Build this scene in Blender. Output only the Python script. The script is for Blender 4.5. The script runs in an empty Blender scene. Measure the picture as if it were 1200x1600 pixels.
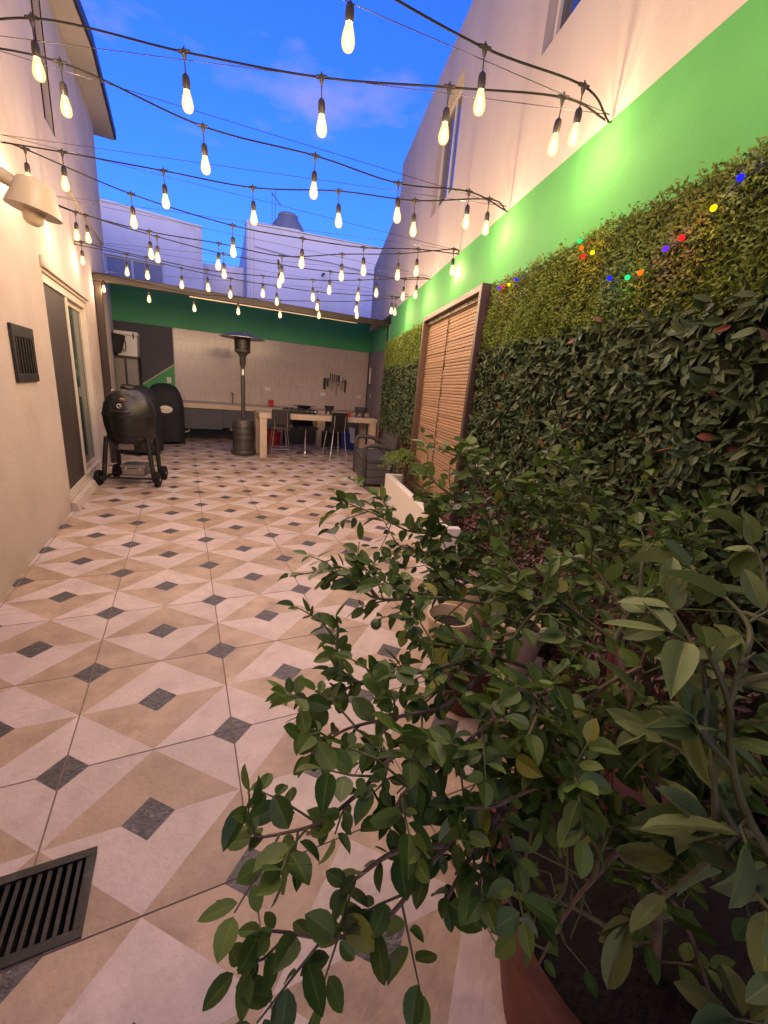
import bpy, bmesh, math, random
import numpy as np
from mathutils import Matrix, Vector

R = math.radians
sc = bpy.context.scene
col = sc.collection

# ------------------------------------------------------------------ camera, sky, sun, exposure
cam_d = bpy.data.cameras.new('camera')
cam = bpy.data.objects.new('camera', cam_d)
col.objects.link(cam)
sc.camera = cam
cam_d.sensor_fit = 'VERTICAL'
cam_d.sensor_height = 32.0
cam_d.lens = 32.0 * 649.23 / 1600.0
cam_d.clip_start = 0.05
cam_d.clip_end = 2000.0
_y, _p, _r = R(26.2005), R(-16.1597), R(5.0161)
_f = Vector((math.sin(_y) * math.cos(_p), math.cos(_y) * math.cos(_p), math.sin(_p)))
_rt = Vector((math.cos(_y), -math.sin(_y), 0.0))
_up = _rt.cross(_f)
_rt2 = math.cos(_r) * _rt + math.sin(_r) * _up
_up2 = -math.sin(_r) * _rt + math.cos(_r) * _up
cam.matrix_world = Matrix(((_rt2.x, _up2.x, -_f.x, 0.0), (_rt2.y, _up2.y, -_f.y, 0.0),
                           (_rt2.z, _up2.z, -_f.z, 1.4636), (0, 0, 0, 1)))
CAMP = np.array([0.0, 0.0, 1.4636])

SUN_EL, SUN_ROT = R(3.0), R(190.0)
world = bpy.data.worlds.new('World')
sc.world = world
world.use_nodes = True
nt = world.node_tree
nt.nodes.clear()
wout = nt.nodes.new('ShaderNodeOutputWorld')
bg = nt.nodes.new('ShaderNodeBackground')
sky = nt.nodes.new('ShaderNodeTexSky')
sky.sky_type = 'NISHITA'
sky.sun_disc = False
sky.sun_elevation = SUN_EL
sky.sun_rotation = SUN_ROT
sky.air_density = 1.2
sky.dust_density = 0.6
sky.ozone_density = 3.0
hs = nt.nodes.new('ShaderNodeVectorMath')          # deep blue of the evening sky
hs.operation = 'MULTIPLY'
hs.inputs[1].default_value = (0.13, 0.28, 1.03)
nt.links.new(sky.outputs[0], hs.inputs[0])
tc = nt.nodes.new('ShaderNodeTexCoord')
mp = nt.nodes.new('ShaderNodeMapping')
mp.inputs['Scale'].default_value = (1.0, 1.0, 2.6)
mp.inputs['Location'].default_value = (0.37, 0.12, 0.0)
nt.links.new(tc.outputs['Generated'], mp.inputs['Vector'])
nz = nt.nodes.new('ShaderNodeTexNoise')
nz.inputs['Scale'].default_value = 2.3
nz.inputs['Detail'].default_value = 6.0
nz.inputs['Roughness'].default_value = 0.55
nt.links.new(mp.outputs[0], nz.inputs['Vector'])
cr = nt.nodes.new('ShaderNodeValToRGB')
cr.color_ramp.elements[0].position = 0.585
cr.color_ramp.elements[0].color = (0, 0, 0, 1)
cr.color_ramp.elements[1].position = 0.78
cr.color_ramp.elements[1].color = (0.75, 0.75, 0.75, 1)
nt.links.new(nz.outputs['Fac'], cr.inputs[0])
mx = nt.nodes.new('ShaderNodeMix')
mx.data_type = 'RGBA'
mx.inputs['B'].default_value = (0.50, 0.40, 0.90, 1)
nt.links.new(cr.outputs[0], mx.inputs['Factor'])
nt.links.new(hs.outputs[0], mx.inputs['A'])
nt.links.new(mx.outputs['Result'], bg.inputs['Color'])
bg.inputs['Strength'].default_value = 0.15
nt.links.new(bg.outputs[0], wout.inputs[0])

sun_d = bpy.data.lights.new('sun', 'SUN')
sun_d.energy = 0.22          # the sun is down: only its last glow is left
sun_d.angle = R(30.0)
sun_d.color = (1.0, 0.72, 0.62)
sun = bpy.data.objects.new('sun', sun_d)
col.objects.link(sun)
sun.rotation_euler = (R(86.0), 0.0, R(-10.0))

sc.view_settings.view_transform = 'Standard'
sc.view_settings.look = 'None'
sc.view_settings.gamma = 1.0
sc.view_settings.use_curve_mapping = False
sc.view_settings.exposure = 2.9
sc.render.engine = 'CYCLES'
sc.cycles.use_denoising = True
sc.cycles.max_bounces = 7
sc.cycles.diffuse_bounces = 4
sc.cycles.glossy_bounces = 3
sc.cycles.transparent_max_bounces = 12
sc.cycles.sample_clamp_indirect = 6.0

# ------------------------------------------------------------------ helpers
WORLD = {}                     # world matrix of every object that parents others


def link(o):
    col.objects.link(o)
    return o


def adopt(o, parent):
    if parent is not None:
        o.parent = parent
        o.matrix_parent_inverse = WORLD.get(parent.name, Matrix.Identity(4)).inverted()


def tag(o, label=None, cat=None, group=None, kind=None):
    if label: o['label'] = label
    if cat: o['category'] = cat
    if group: o['group'] = group
    if kind: o['kind'] = kind
    return o


def empty(name, loc, label=None, cat=None, group=None, kind=None, rz=0.0):
    o = link(bpy.data.objects.new(name, None))
    o.empty_display_size = 0.1
    o.location = loc
    o.rotation_euler = (0, 0, rz)
    WORLD[o.name] = Matrix.Translation(Vector(loc)) @ Matrix.Rotation(rz, 4, 'Z')
    return tag(o, label, cat, group, kind)


class MB:
    """Collects shapes; build() links them as one mesh object."""

    def __init__(s):
        s.v, s.f, s.m = [], [], []

    def add(s, vs, fs, mi=0, M=None):
        b = len(s.v)
        if M is not None:
            vs = [M @ Vector(p) for p in vs]
        s.v.extend([tuple(p) for p in vs])
        s.f.extend([[i + b for i in f] for f in fs])
        s.m.extend([mi] * len(fs))
        return s

    def box(s, x0, x1, y0, y1, z0, z1, mi=0, M=None):
        vs = [(x0, y0, z0), (x1, y0, z0), (x1, y1, z0), (x0, y1, z0), (x0, y0, z1), (x1, y0, z1), (x1, y1, z1), (x0, y1, z1)]
        return s.add(vs, [(0, 3, 2, 1), (4, 5, 6, 7), (0, 1, 5, 4), (1, 2, 6, 5), (2, 3, 7, 6), (3, 0, 4, 7)], mi, M)

    def poly(s, pts, mi=0, M=None):
        return s.add(pts, [list(range(len(pts)))], mi, M)

    def prism(s, base, top, mi=0, M=None):
        """two loops of equal length joined into a solid; base ordered counter-clockwise seen from top"""
        n = len(base)
        fs = [list(range(n))[::-1], [n + i for i in range(n)]]
        fs += [[i, (i + 1) % n, n + (i + 1) % n, n + i] for i in range(n)]
        return s.add(list(base) + list(top), fs, mi, M)

    def tube(s, pts, r, n=8, mi=0, M=None, cap=True):
        pts = [Vector(p) for p in pts]
        rs = r if isinstance(r, (list, tuple)) else [r] * len(pts)
        vs, fs = [], []
        prev = None
        for i, p in enumerate(pts):
            d = (pts[min(i + 1, len(pts) - 1)] - pts[max(i - 1, 0)])
            d = d.normalized() if d.length > 1e-9 else Vector((0, 0, 1))
            if prev is None:
                a = d.orthogonal().normalized()
            else:
                a = prev - d * prev.dot(d)
                a = a.normalized() if a.length > 1e-6 else d.orthogonal().normalized()
            prev = a
            b = d.cross(a)
            for k in range(n):
                t = 2 * math.pi * k / n
                vs.append(p + (a * math.cos(t) + b * math.sin(t)) * rs[i])
        for i in range(len(pts) - 1):
            for k in range(n):
                k2 = (k + 1) % n
                fs.append((i * n + k, i * n + k2, (i + 1) * n + k2, (i + 1) * n + k))
        if cap:
            fs.append(list(range(n))[::-1])
            fs.append([(len(pts) - 1) * n + k for k in range(n)])
        return s.add(vs, fs, mi, M)

    def lathe(s, prof, n=20, mi=0, M=None, sx=1.0, sy=1.0):
        vs, fs = [], []
        for (r, z) in prof:
            for k in range(n):
                t = 2 * math.pi * k / n
                vs.append((r * sx * math.cos(t), r * sy * math.sin(t), z))
        for i in range(len(prof) - 1):
            for k in range(n):
                k2 = (k + 1) % n
                fs.append((i * n + k, i * n + k2, (i + 1) * n + k2, (i + 1) * n + k))
        if prof[0][0] > 1e-5: fs.append(list(range(n))[::-1])
        if prof[-1][0] > 1e-5: fs.append([(len(prof) - 1) * n + k for k in range(n)])
        return s.add(vs, fs, mi, M)

    def mesh(s, name, mats, smooth=False, recalc=True):
        me = bpy.data.meshes.new(name)
        me.from_pydata([tuple(p) for p in s.v], [], s.f)
        for m in (mats if isinstance(mats, (list, tuple)) else [mats]): me.materials.append(m)
        me.polygons.foreach_set('material_index', s.m)
        if recalc:
            bm = bmesh.new(); bm.from_mesh(me)
            bmesh.ops.remove_doubles(bm, verts=bm.verts, dist=1e-6)
            bmesh.ops.recalc_face_normals(bm, faces=bm.faces)
            bm.to_mesh(me); bm.free()
        if smooth:
            me.polygons.foreach_set('use_smooth', [True] * len(me.polygons))
            try: me.set_sharp_from_angle(angle=R(40))
            except Exception: pass
        return me

    def build(s, name, mats, parent=None, smooth=False, bevel=0.0, recalc=True):
        me = s.mesh(name, mats, smooth, recalc)
        return place(name, me, parent, bevel=bevel)


def place(name, me, parent=None, M=None, bevel=0.0):
    o = link(bpy.data.objects.new(name, me))
    if M is not None: o.matrix_basis = M
    WORLD[o.name] = M.copy() if M is not None else Matrix.Identity(4)
    adopt(o, parent)
    if bevel:
        b = o.modifiers.new('bevel', 'BEVEL')
        b.width = bevel; b.segments = 2; b.limit_method = 'ANGLE'; b.angle_limit = R(40)
    return o


def copy_tree(root, M, label=None):
    """a copy of a thing, its parts and their sub-parts, with the root moved to M"""
    c = link(root.copy()); c.matrix_basis = M
    WORLD[c.name] = M.copy()
    if label: c['label'] = label
    for ch in root.children:
        d = link(ch.copy()); d.parent = c; d.matrix_parent_inverse = ch.matrix_parent_inverse.copy()
        for g in ch.children:
            k = link(g.copy()); k.parent = d; k.matrix_parent_inverse = g.matrix_parent_inverse.copy()
    return c


def catmull(pts, k=8):
    P = [Vector(p) for p in pts]
    P = [P[0] * 2 - P[1]] + P + [P[-1] * 2 - P[-2]]
    out = []
    for i in range(1, len(P) - 2):
        for j in range(k):
            t = j / k
            a, b, c, d = P[i - 1], P[i], P[i + 1], P[i + 2]
            out.append(0.5 * ((2 * b) + (c - a) * t + (2 * a - 5 * b + 4 * c - d) * t * t + (3 * b - a - 3 * c + d) * t ** 3))
    out.append(P[-2])
    return out


def holed(mb, us, vs, holes, fn, d0, d1, mi=0):
    """a wall sheet over the grid us x vs with rectangular holes; fn(u, v, depth) -> point; reveals from depth d0 to d1"""
    us = sorted(set(us) | {h[0] for h in holes} | {h[1] for h in holes})
    vs = sorted(set(vs) | {h[2] for h in holes} | {h[3] for h in holes})
    for i in range(len(us) - 1):
        for j in range(len(vs) - 1):
            u0, u1, v0, v1 = us[i], us[i + 1], vs[j], vs[j + 1]
            cu, cv = (u0 + u1) / 2, (v0 + v1) / 2
            if any(h[0] < cu < h[1] and h[2] < cv < h[3] for h in holes): continue
            mb.poly([fn(u0, v0, d0), fn(u1, v0, d0), fn(u1, v1, d0), fn(u0, v1, d0)], mi)
            mb.poly([fn(u0, v0, d1), fn(u0, v1, d1), fn(u1, v1, d1), fn(u1, v0, d1)], mi)
    for (a, b, c, d) in holes + [(us[0], us[-1], vs[0], vs[-1])]:
        for (p, q) in (((a, c), (b, c)), ((b, c), (b, d)), ((b, d), (a, d)), ((a, d), (a, c))):
            mb.poly([fn(p[0], p[1], d0), fn(q[0], q[1], d0), fn(q[0], q[1], d1), fn(p[0], p[1], d1)], mi)


# ------------------------------------------------------------------ the garden wall's own frame: s along it, n out into the patio, z up
E0 = Vector((2.798, 4.859, 0.0))
DIR = Vector((math.sin(R(15)), math.cos(R(15)), 0.0))
NRM = Vector((-DIR.y, DIR.x, 0.0))


def W(s, n, z):
    return E0 + DIR * s + NRM * n + Vector((0, 0, z))


MW = Matrix(((DIR.x, NRM.x, 0, E0.x), (DIR.y, NRM.y, 0, E0.y), (0, 0, 1, 0), (0, 0, 0, 1)))


# ------------------------------------------------------------------ materials
def mat(name, c, rough=0.6, metal=0.0, var=0.12, scale=6.0, bump=0.0, bscale=60.0, spec=0.5, obj_var=0.0, stain=None, stretch=None, detail=5.0, coat=0.0):
    m = bpy.data.materials.new(name); m.use_nodes = True
    t = m.node_tree; N = t.nodes; L = t.links
    b = N['Principled BSDF']
    b.inputs['Roughness'].default_value = rough
    b.inputs['Metallic'].default_value = metal
    b.inputs['Specular IOR Level'].default_value = spec
    b.inputs['Coat Weight'].default_value = coat
    tcn = N.new('ShaderNodeTexCoord')
    vec = tcn.outputs['Object']
    oi = N.new('ShaderNodeObjectInfo')
    add = N.new('ShaderNodeVectorMath'); add.operation = 'MULTIPLY_ADD'
    L.new(oi.outputs['Random'], add.inputs[0]); add.inputs[1].default_value = (37.0, 91.0, 53.0) if obj_var else (0, 0, 0)
    if stretch:
        mpn = N.new('ShaderNodeMapping'); mpn.inputs['Scale'].default_value = stretch
        L.new(vec, mpn.inputs['Vector']); vec = mpn.outputs[0]
    L.new(vec, add.inputs[2]); vec = add.outputs[0]
    n1 = N.new('ShaderNodeTexNoise'); n1.inputs['Scale'].default_value = scale; n1.inputs['Detail'].default_value = detail
    n1.inputs['Roughness'].default_value = 0.6
    L.new(vec, n1.inputs['Vector'])
    mr = N.new('ShaderNodeMapRange'); mr.inputs['From Min'].default_value = 0.3; mr.inputs['From Max'].default_value = 0.7
    mr.inputs['To Min'].default_value = 1.0 - var; mr.inputs['To Max'].default_value = 1.0 + var
    L.new(n1.outputs['Fac'], mr.inputs['Value'])
    val = mr.outputs[0]
    if obj_var:
        m2 = N.new('ShaderNodeMapRange'); m2.inputs['To Min'].default_value = 1.0 - obj_var; m2.inputs['To Max'].default_value = 1.0 + obj_var
        L.new(oi.outputs['Random'], m2.inputs['Value'])
        mu = N.new('ShaderNodeMath'); mu.operation = 'MULTIPLY'
        L.new(val, mu.inputs[0]); L.new(m2.outputs[0], mu.inputs[1]); val = mu.outputs[0]
    vm = N.new('ShaderNodeVectorMath'); vm.operation = 'SCALE'
    vm.inputs[0].default_value = c[:3]
    L.new(val, vm.inputs['Scale'])
    colo = vm.outputs[0]
    if stain:
        sc_, cs, lo, hi = stain
        n2 = N.new('ShaderNodeTexNoise'); n2.inputs['Scale'].default_value = sc_; n2.inputs['Detail'].default_value = 7.0
        n2.inputs['Roughness'].default_value = 0.65
        L.new(vec, n2.inputs['Vector'])
        r2 = N.new('ShaderNodeMapRange'); r2.inputs['From Min'].default_value = lo; r2.inputs['From Max'].default_value = hi
        L.new(n2.outputs['Fac'], r2.inputs['Value'])
        mm = N.new('ShaderNodeMix'); mm.data_type = 'RGBA'
        mm.inputs['B'].default_value = (*cs, 1)
        L.new(r2.outputs[0], mm.inputs['Factor']); L.new(colo, mm.inputs['A']); colo = mm.outputs['Result']
    L.new(colo, b.inputs['Base Color'])
    if bump:
        n3 = N.new('ShaderNodeTexNoise'); n3.inputs['Scale'].default_value = bscale; n3.inputs['Detail'].default_value = 4.0
        L.new(vec, n3.inputs['Vector'])
        bp = N.new('ShaderNodeBump'); bp.inputs['Strength'].default_value = bump; bp.inputs['Distance'].default_value = 0.01
        L.new(n3.outputs['Fac'], bp.inputs['Height']); L.new(bp.outputs[0], b.inputs['Normal'])
    return m


def leaf_mat(name, c1, c2, rough=0.4, attr=True, transl=0.25, spec=0.5, hot=None):
    """leaf colour runs from c1 to c2 by each leaf's own tint (an attribute, or the object's random number)"""
    m = bpy.data.materials.new(name); m.use_nodes = True
    t = m.node_tree; N = t.nodes; L = t.links
    b = N['Principled BSDF']
    b.inputs['Roughness'].default_value = rough
    b.inputs['Specular IOR Level'].default_value = spec
    if attr:
        a = N.new('ShaderNodeAttribute'); a.attribute_name = 'tint'; fac = a.outputs['Fac']
    else:
        a = N.new('ShaderNodeObjectInfo'); fac = a.outputs['Random']
    r = N.new('ShaderNodeValToRGB')
    r.color_ramp.elements[0].color = (*c1, 1); r.color_ramp.elements[1].color = (*c2, 1)
    if hot:
        r.color_ramp.elements[1].position = 0.97
        e = r.color_ramp.elements.new(0.992); e.color = (*hot, 1)
    L.new(fac, r.inputs[0])
    tcn = N.new('ShaderNodeTexCoord')
    nn = N.new('ShaderNodeTexNoise'); nn.inputs['Scale'].default_value = 18.0; nn.inputs['Detail'].default_value = 3.0
    L.new(tcn.outputs['Object'], nn.inputs['Vector'])
    mr = N.new('ShaderNodeMapRange'); mr.inputs['To Min'].default_value = 0.75; mr.inputs['To Max'].default_value = 1.25
    L.new(nn.outputs['Fac'], mr.inputs['Value'])
    vm = N.new('ShaderNodeVectorMath'); vm.operation = 'SCALE'
    L.new(r.outputs[0], vm.inputs[0]); L.new(mr.outputs[0], vm.inputs['Scale'])
    at = N.new('ShaderNodeAttribute'); at.attribute_name = 'rib'
    rr = N.new('ShaderNodeMapRange'); rr.inputs['From Min'].default_value = 0.86; rr.inputs['From Max'].default_value = 0.97
    rr.inputs['To Max'].default_value = 0.32
    L.new(at.outputs['Fac'], rr.inputs['Value'])
    mv = N.new('ShaderNodeMix'); mv.data_type = 'RGBA'; mv.inputs['B'].default_value = (min(1, c2[0] * 1.9), min(1, c2[1] * 1.6), c2[2] * 1.8, 1)
    L.new(rr.outputs[0], mv.inputs['Factor']); L.new(vm.outputs[0], mv.inputs['A'])
    L.new(mv.outputs['Result'], b.inputs['Base Color'])
    if transl:
        tr = N.new('ShaderNodeBsdfTranslucent'); L.new(vm.outputs[0], tr.inputs['Color'])
        ms = N.new('ShaderNodeMixShader'); ms.inputs[0].default_value = transl
        L.new(b.outputs[0], ms.inputs[1]); L.new(tr.outputs[0], ms.inputs[2])
        L.new(ms.outputs[0], N['Material Output'].inputs['Surface'])
    return m


def glow_mat(name, c, s):
    m = bpy.data.materials.new(name); m.use_nodes = True
    t = m.node_tree; t.nodes.remove(t.nodes['Principled BSDF'])
    e = t.nodes.new('ShaderNodeEmission'); e.inputs[0].default_value = (*c, 1); e.inputs[1].default_value = s
    t.links.new(e.outputs[0], t.nodes['Material Output'].inputs['Surface'])
    return m


def glass_mat(name, c, rough=0.05, alpha=0.45):
    m = mat(name, c, rough, var=0.05)
    m.node_tree.nodes['Principled BSDF'].inputs['Alpha'].default_value = alpha
    return m


def bulb_mat():
    m = bpy.data.materials.new('lit_bulb_glass'); m.use_nodes = True
    t = m.node_tree; N = t.nodes; L = t.links
    N.remove(N['Principled BSDF'])
    lw = N.new('ShaderNodeLayerWeight'); lw.inputs['Blend'].default_value = 0.35
    r = N.new('ShaderNodeValToRGB')
    r.color_ramp.elements[0].color = (0.40, 0.32, 0.165, 1); r.color_ramp.elements[1].color = (0.33, 0.195, 0.055, 1)
    r.color_ramp.elements[1].position = 0.85
    L.new(lw.outputs['Facing'], r.inputs[0])
    e = N.new('ShaderNodeEmission'); e.inputs[1].default_value = 0.42
    L.new(r.outputs[0], e.inputs[0])
    tr = N.new('ShaderNodeBsdfTransparent'); tr.inputs[0].default_value = (0.36, 0.33, 0.27, 1)
    ad = N.new('ShaderNodeAddShader')
    L.new(e.outputs[0], ad.inputs[0]); L.new(tr.outputs[0], ad.inputs[1])
    L.new(ad.outputs[0], N['Material Output'].inputs['Surface'])
    return m


STUCCO_L = mat('cream_stucco', (0.49, 0.415, 0.37), 0.88, var=0.10, scale=1.3, bump=0.25, bscale=45, spec=0.15, stain=(1.1, (0.40, 0.31, 0.25), 0.46, 0.76))
STUCCO_R = mat('white_stucco', (0.41, 0.36, 0.33), 0.88, var=0.08, scale=1.0, bump=0.2, bscale=50, spec=0.2, stain=(0.9, (0.34, 0.285, 0.25), 0.46, 0.8), stretch=(1, 1, 0.35))
GREEN = mat('green_paint', (0.070, 0.275, 0.075), 0.8, var=0.06, scale=1.5, bump=0.15, bscale=50, spec=0.25, stain=(0.8, (0.085, 0.30, 0.088), 0.5, 0.75))
GREEN_DK = mat('dark_green_paint', (0.065, 0.33, 0.115), 0.55, var=0.06, scale=1.5, bump=0.12, bscale=50, spec=0.35)
GREY_P = mat('charcoal_paint', (0.075, 0.072, 0.083), 0.6, var=0.06, scale=2, bump=0.12, bscale=50, spec=0.3)
GREY_W = mat('grey_paint', (0.22, 0.165, 0.185), 0.6, var=0.06, scale=2, bump=0.12, bscale=50, spec=0.3)
WHITE_P = mat('white_paint', (0.72, 0.68, 0.63), 0.55, var=0.05, scale=3, bump=0.06, bscale=40)
FAR_W = mat('far_white_wall', (0.78, 0.74, 0.73), 0.9, var=0.06, scale=0.6, bump=0.1, bscale=20, spec=0.15, stain=(0.7, (0.42, 0.40, 0.40), 0.54, 0.85), stretch=(1, 1, 0.5))
GROUT = mat('grout', (0.22, 0.165, 0.13), 0.95, var=0.2, scale=14, spec=0.1)
T_LIGHT = mat('tile_pale', (0.51, 0.418, 0.385), 0.42, var=0.13, scale=6.5, bump=0.3, bscale=50, spec=0.4, obj_var=0.08, stain=(9.0, (0.40, 0.31, 0.275), 0.52, 0.80))
T_TAN = mat('tile_tan', (0.385, 0.282, 0.203), 0.42, var=0.20, scale=6.0, bump=0.3, bscale=50, spec=0.4, obj_var=0.10, stain=(7.0, (0.27, 0.185, 0.125), 0.52, 0.8))
T_DARK = mat('tile_slate', (0.068, 0.061, 0.064), 0.36, var=0.45, scale=22, bump=0.5, bscale=60, spec=0.4, obj_var=0.10, stain=(42.0, (0.22, 0.20, 0.195), 0.575, 0.70), stretch=(1, 1.7, 1))
BLACK_RUB = mat('black_rubber', (0.008, 0.008, 0.008), 0.7, var=0.1, spec=0.2)
BLACK_SOCK = mat('black_socket', (0.022, 0.018, 0.013), 0.4, var=0.1)
WIRE = mat('steel_wire', (0.10, 0.10, 0.11), 0.4, metal=0.8)
BULB = bulb_mat()
FILAMENT = glow_mat('glowing_filament', (1.0, 0.80, 0.45), 8.0)
DARK_FRAME = mat('dark_brown_metal', (0.030, 0.018, 0.013), 0.5, var=0.15, metal=0.2)
BROWN_BEAM = mat('brown_steel_beam', (0.030, 0.019, 0.011), 0.5, var=0.2, scale=10, stretch=(0.3, 1, 1))
IRON = mat('black_iron', (0.020, 0.018, 0.017), 0.45, var=0.3, scale=20, metal=0.3, stain=(12.0, (0.10, 0.085, 0.075), 0.55, 0.85))
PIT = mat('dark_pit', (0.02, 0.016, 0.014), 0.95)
ALU = mat('pale_frame', (0.60, 0.53, 0.45), 0.45, var=0.05)
CURTAIN = mat('brown_screen', (0.045, 0.032, 0.027), 0.6, var=0.25, scale=3.0, stretch=(1, 2.5, 0.35))
GLASS_G = glass_mat('greenish_glass', (0.04, 0.075, 0.065), 0.08, 0.85)
GLASS_B = mat('window_glass', (0.03, 0.035, 0.045), 0.04, spec=0.9, var=0.02)
DRAPE = mat('pale_drape', (0.30, 0.27, 0.23), 0.9, var=0.2, scale=2, stretch=(1, 6, 0.2))
BEIGE_E = mat('beige_enamel', (0.36, 0.31, 0.24), 0.45, var=0.05)
FROST = mat('frosted_bulb', (0.62, 0.52, 0.36), 0.35, var=0.03)
CERAMIC_BK = mat('black_ceramic', (0.012, 0.011, 0.011), 0.36, var=0.2, scale=12, bump=0.06, bscale=70)
COVER = mat('black_cover_fabric', (0.013, 0.013, 0.016), 0.8, var=0.3, scale=5, bump=0.4, bscale=9)
CHROME = mat('chrome', (0.58, 0.55, 0.53), 0.2, metal=1.0, var=0.04)
STEEL = mat('dull_steel', (0.33, 0.30, 0.27), 0.35, metal=0.8, var=0.15, scale=12)
COPPER = mat('copper_plate', (0.30, 0.15, 0.09), 0.4, metal=0.6)
BADGE = mat('ivory_badge', (0.62, 0.57, 0.46), 0.5, var=0.12, scale=30)
HEAT_M = mat('bronze_heater_metal', (0.070, 0.062, 0.056), 0.45, metal=0.4, var=0.2, scale=8)
HEAT_TOP = mat('grey_reflector', (0.25, 0.245, 0.26), 0.35, metal=0.7, var=0.06)
STONE_T = mat('sandy_stone', (0.50, 0.385, 0.27), 0.5, var=0.12, scale=9, bump=0.06, bscale=40, stain=(14, (0.40, 0.30, 0.20), 0.55, 0.8))
WTILE = mat('grey_wall_tile', (0.54, 0.435, 0.37), 0.24, var=0.16, scale=5, bump=0.03, bscale=30, obj_var=0.04, stain=(5, (0.34, 0.27, 0.23), 0.46, 0.78), stretch=(2.2, 1, 0.45))
SEAT_BK = mat('black_leatherette', (0.015, 0.013, 0.012), 0.45, var=0.2)
RESIN = mat('grey_wicker_resin', (0.070, 0.066, 0.066), 0.55, var=0.25, scale=25, bump=0.15, bscale=60, stretch=(0.4, 0.4, 2))
RESIN_D = mat('dark_resin', (0.040, 0.037, 0.037), 0.5, var=0.15, scale=20)
CLAY = mat('terracotta', (0.155, 0.050, 0.030), 0.8, var=0.2, scale=7, bump=0.1, bscale=30, stain=(6, (0.24, 0.10, 0.065), 0.55, 0.8))
CLAY_DK = mat('dark_red_pot', (0.09, 0.026, 0.020), 0.6, var=0.15)
CREAM_POT = mat('cream_pot', (0.52, 0.40, 0.27), 0.65, var=0.15, scale=8, stain=(7, (0.36, 0.26, 0.17), 0.5, 0.8))
SOIL = mat('dark_soil', (0.012, 0.008, 0.006), 0.95, var=0.5, scale=30, bump=0.9, bscale=60)
GRAVEL = mat('dark_gravel', (0.075, 0.062, 0.052), 0.9, var=0.5, scale=40, bump=1.0, bscale=45, obj_var=0.3)
BARK = mat('brown_bark', (0.145, 0.095, 0.062), 0.8, var=0.3, scale=25, bump=0.5, bscale=90, stretch=(1, 1, 0.35))
TWIG = mat('green_twig', (0.10, 0.105, 0.040), 0.7, var=0.3, scale=30)
LIME_F = mat('lime_peel', (0.060, 0.105, 0.022), 0.35, var=0.12, scale=30, bump=0.1, bscale=220)
BAMBOO = mat('bamboo_slat', (0.31, 0.185, 0.105), 0.6, var=0.30, scale=22, bump=0.25, bscale=60, obj_var=0.14, stretch=(5, 5, 1.2), stain=(30, (0.16, 0.085, 0.045), 0.50, 0.72))
CORD = mat('dark_cord', (0.06, 0.03, 0.016), 0.8)
FRAME_W = mat('shaded_wood_frame', (0.040, 0.019, 0.013), 0.5, var=0.25, scale=14, stretch=(1, 1, 0.25))  # frame wood darkened for the near post: its shade is in the colour
FRAME_F = mat('brown_wood_frame', (0.095, 0.052, 0.034), 0.5, var=0.2, scale=14, stretch=(1, 1, 0.25))
RED_P = mat('red_plastic', (0.42, 0.015, 0.02), 0.35)
BLUE_P = mat('blue_plastic', (0.02, 0.045, 0.25), 0.4)
DARK_P = mat('dark_plastic', (0.03, 0.028, 0.03), 0.5)
WHITE_PL = mat('white_plastic', (0.70, 0.66, 0.62), 0.4, var=0.03)
CAST = mat('cast_iron', (0.018, 0.018, 0.019), 0.5, var=0.2)
LAVA = mat('grey_lava_stone', (0.05, 0.047, 0.047), 0.9, var=0.35, scale=40, bump=0.6, bscale=80)
CAB_G = mat('grey_cabinet', (0.22, 0.19, 0.17), 0.45, var=0.08)
REDPAINT = mat('red_stake', (0.13, 0.02, 0.014), 0.55, var=0.2)
TANK_G = mat('grey_tank_plastic', (0.24, 0.235, 0.24), 0.6, var=0.12)
BLIND_G = mat('grey_window_blind', (0.33, 0.33, 0.36), 0.8, var=0.1, scale=3, stretch=(0.3, 0.3, 6))
EARTH = mat('earth', (0.10, 0.08, 0.06), 0.95, var=0.3, scale=0.5)
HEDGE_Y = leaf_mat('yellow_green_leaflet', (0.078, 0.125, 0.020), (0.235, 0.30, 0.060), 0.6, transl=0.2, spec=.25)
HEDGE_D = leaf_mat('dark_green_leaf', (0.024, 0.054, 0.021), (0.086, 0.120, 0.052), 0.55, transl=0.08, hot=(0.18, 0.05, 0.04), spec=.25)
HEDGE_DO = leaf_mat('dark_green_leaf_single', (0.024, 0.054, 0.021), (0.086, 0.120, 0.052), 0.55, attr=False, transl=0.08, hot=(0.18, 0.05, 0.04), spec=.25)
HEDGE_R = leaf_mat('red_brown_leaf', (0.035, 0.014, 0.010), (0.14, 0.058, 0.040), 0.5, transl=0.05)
HEDGE_B = mat('hedge_backing', (0.014, 0.022, 0.010), 0.95, var=0.3)
LEAF_A = leaf_mat('lime_leaf', (0.034, 0.080, 0.013), (0.132, 0.205, 0.040), 0.42, transl=0.25, hot=(0.26, 0.26, 0.04), spec=.3)
LEAF_O = leaf_mat('lime_leaf_single', (0.034, 0.080, 0.013), (0.132, 0.205, 0.040), 0.42, attr=False, transl=0.25, hot=(0.26, 0.26, 0.04), spec=.3)
LEAF_L = leaf_mat('lemon_leaf_single', (0.080, 0.130, 0.038), (0.175, 0.225, 0.075), 0.55, attr=False, transl=0.2, spec=.3)
LEAF_F = leaf_mat('fern_frond', (0.12, 0.22, 0.03), (0.30, 0.40, 0.08), 0.5, transl=0.3)

# ------------------------------------------------------------------ ground and tiled floor
g = MB(); g.poly([(-400, -400, -0.30), (400, -400, -0.30), (400, 400, -0.30), (-400, 400, -0.30)])
tag(g.build('ground', EARTH), kind='structure')

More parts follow.
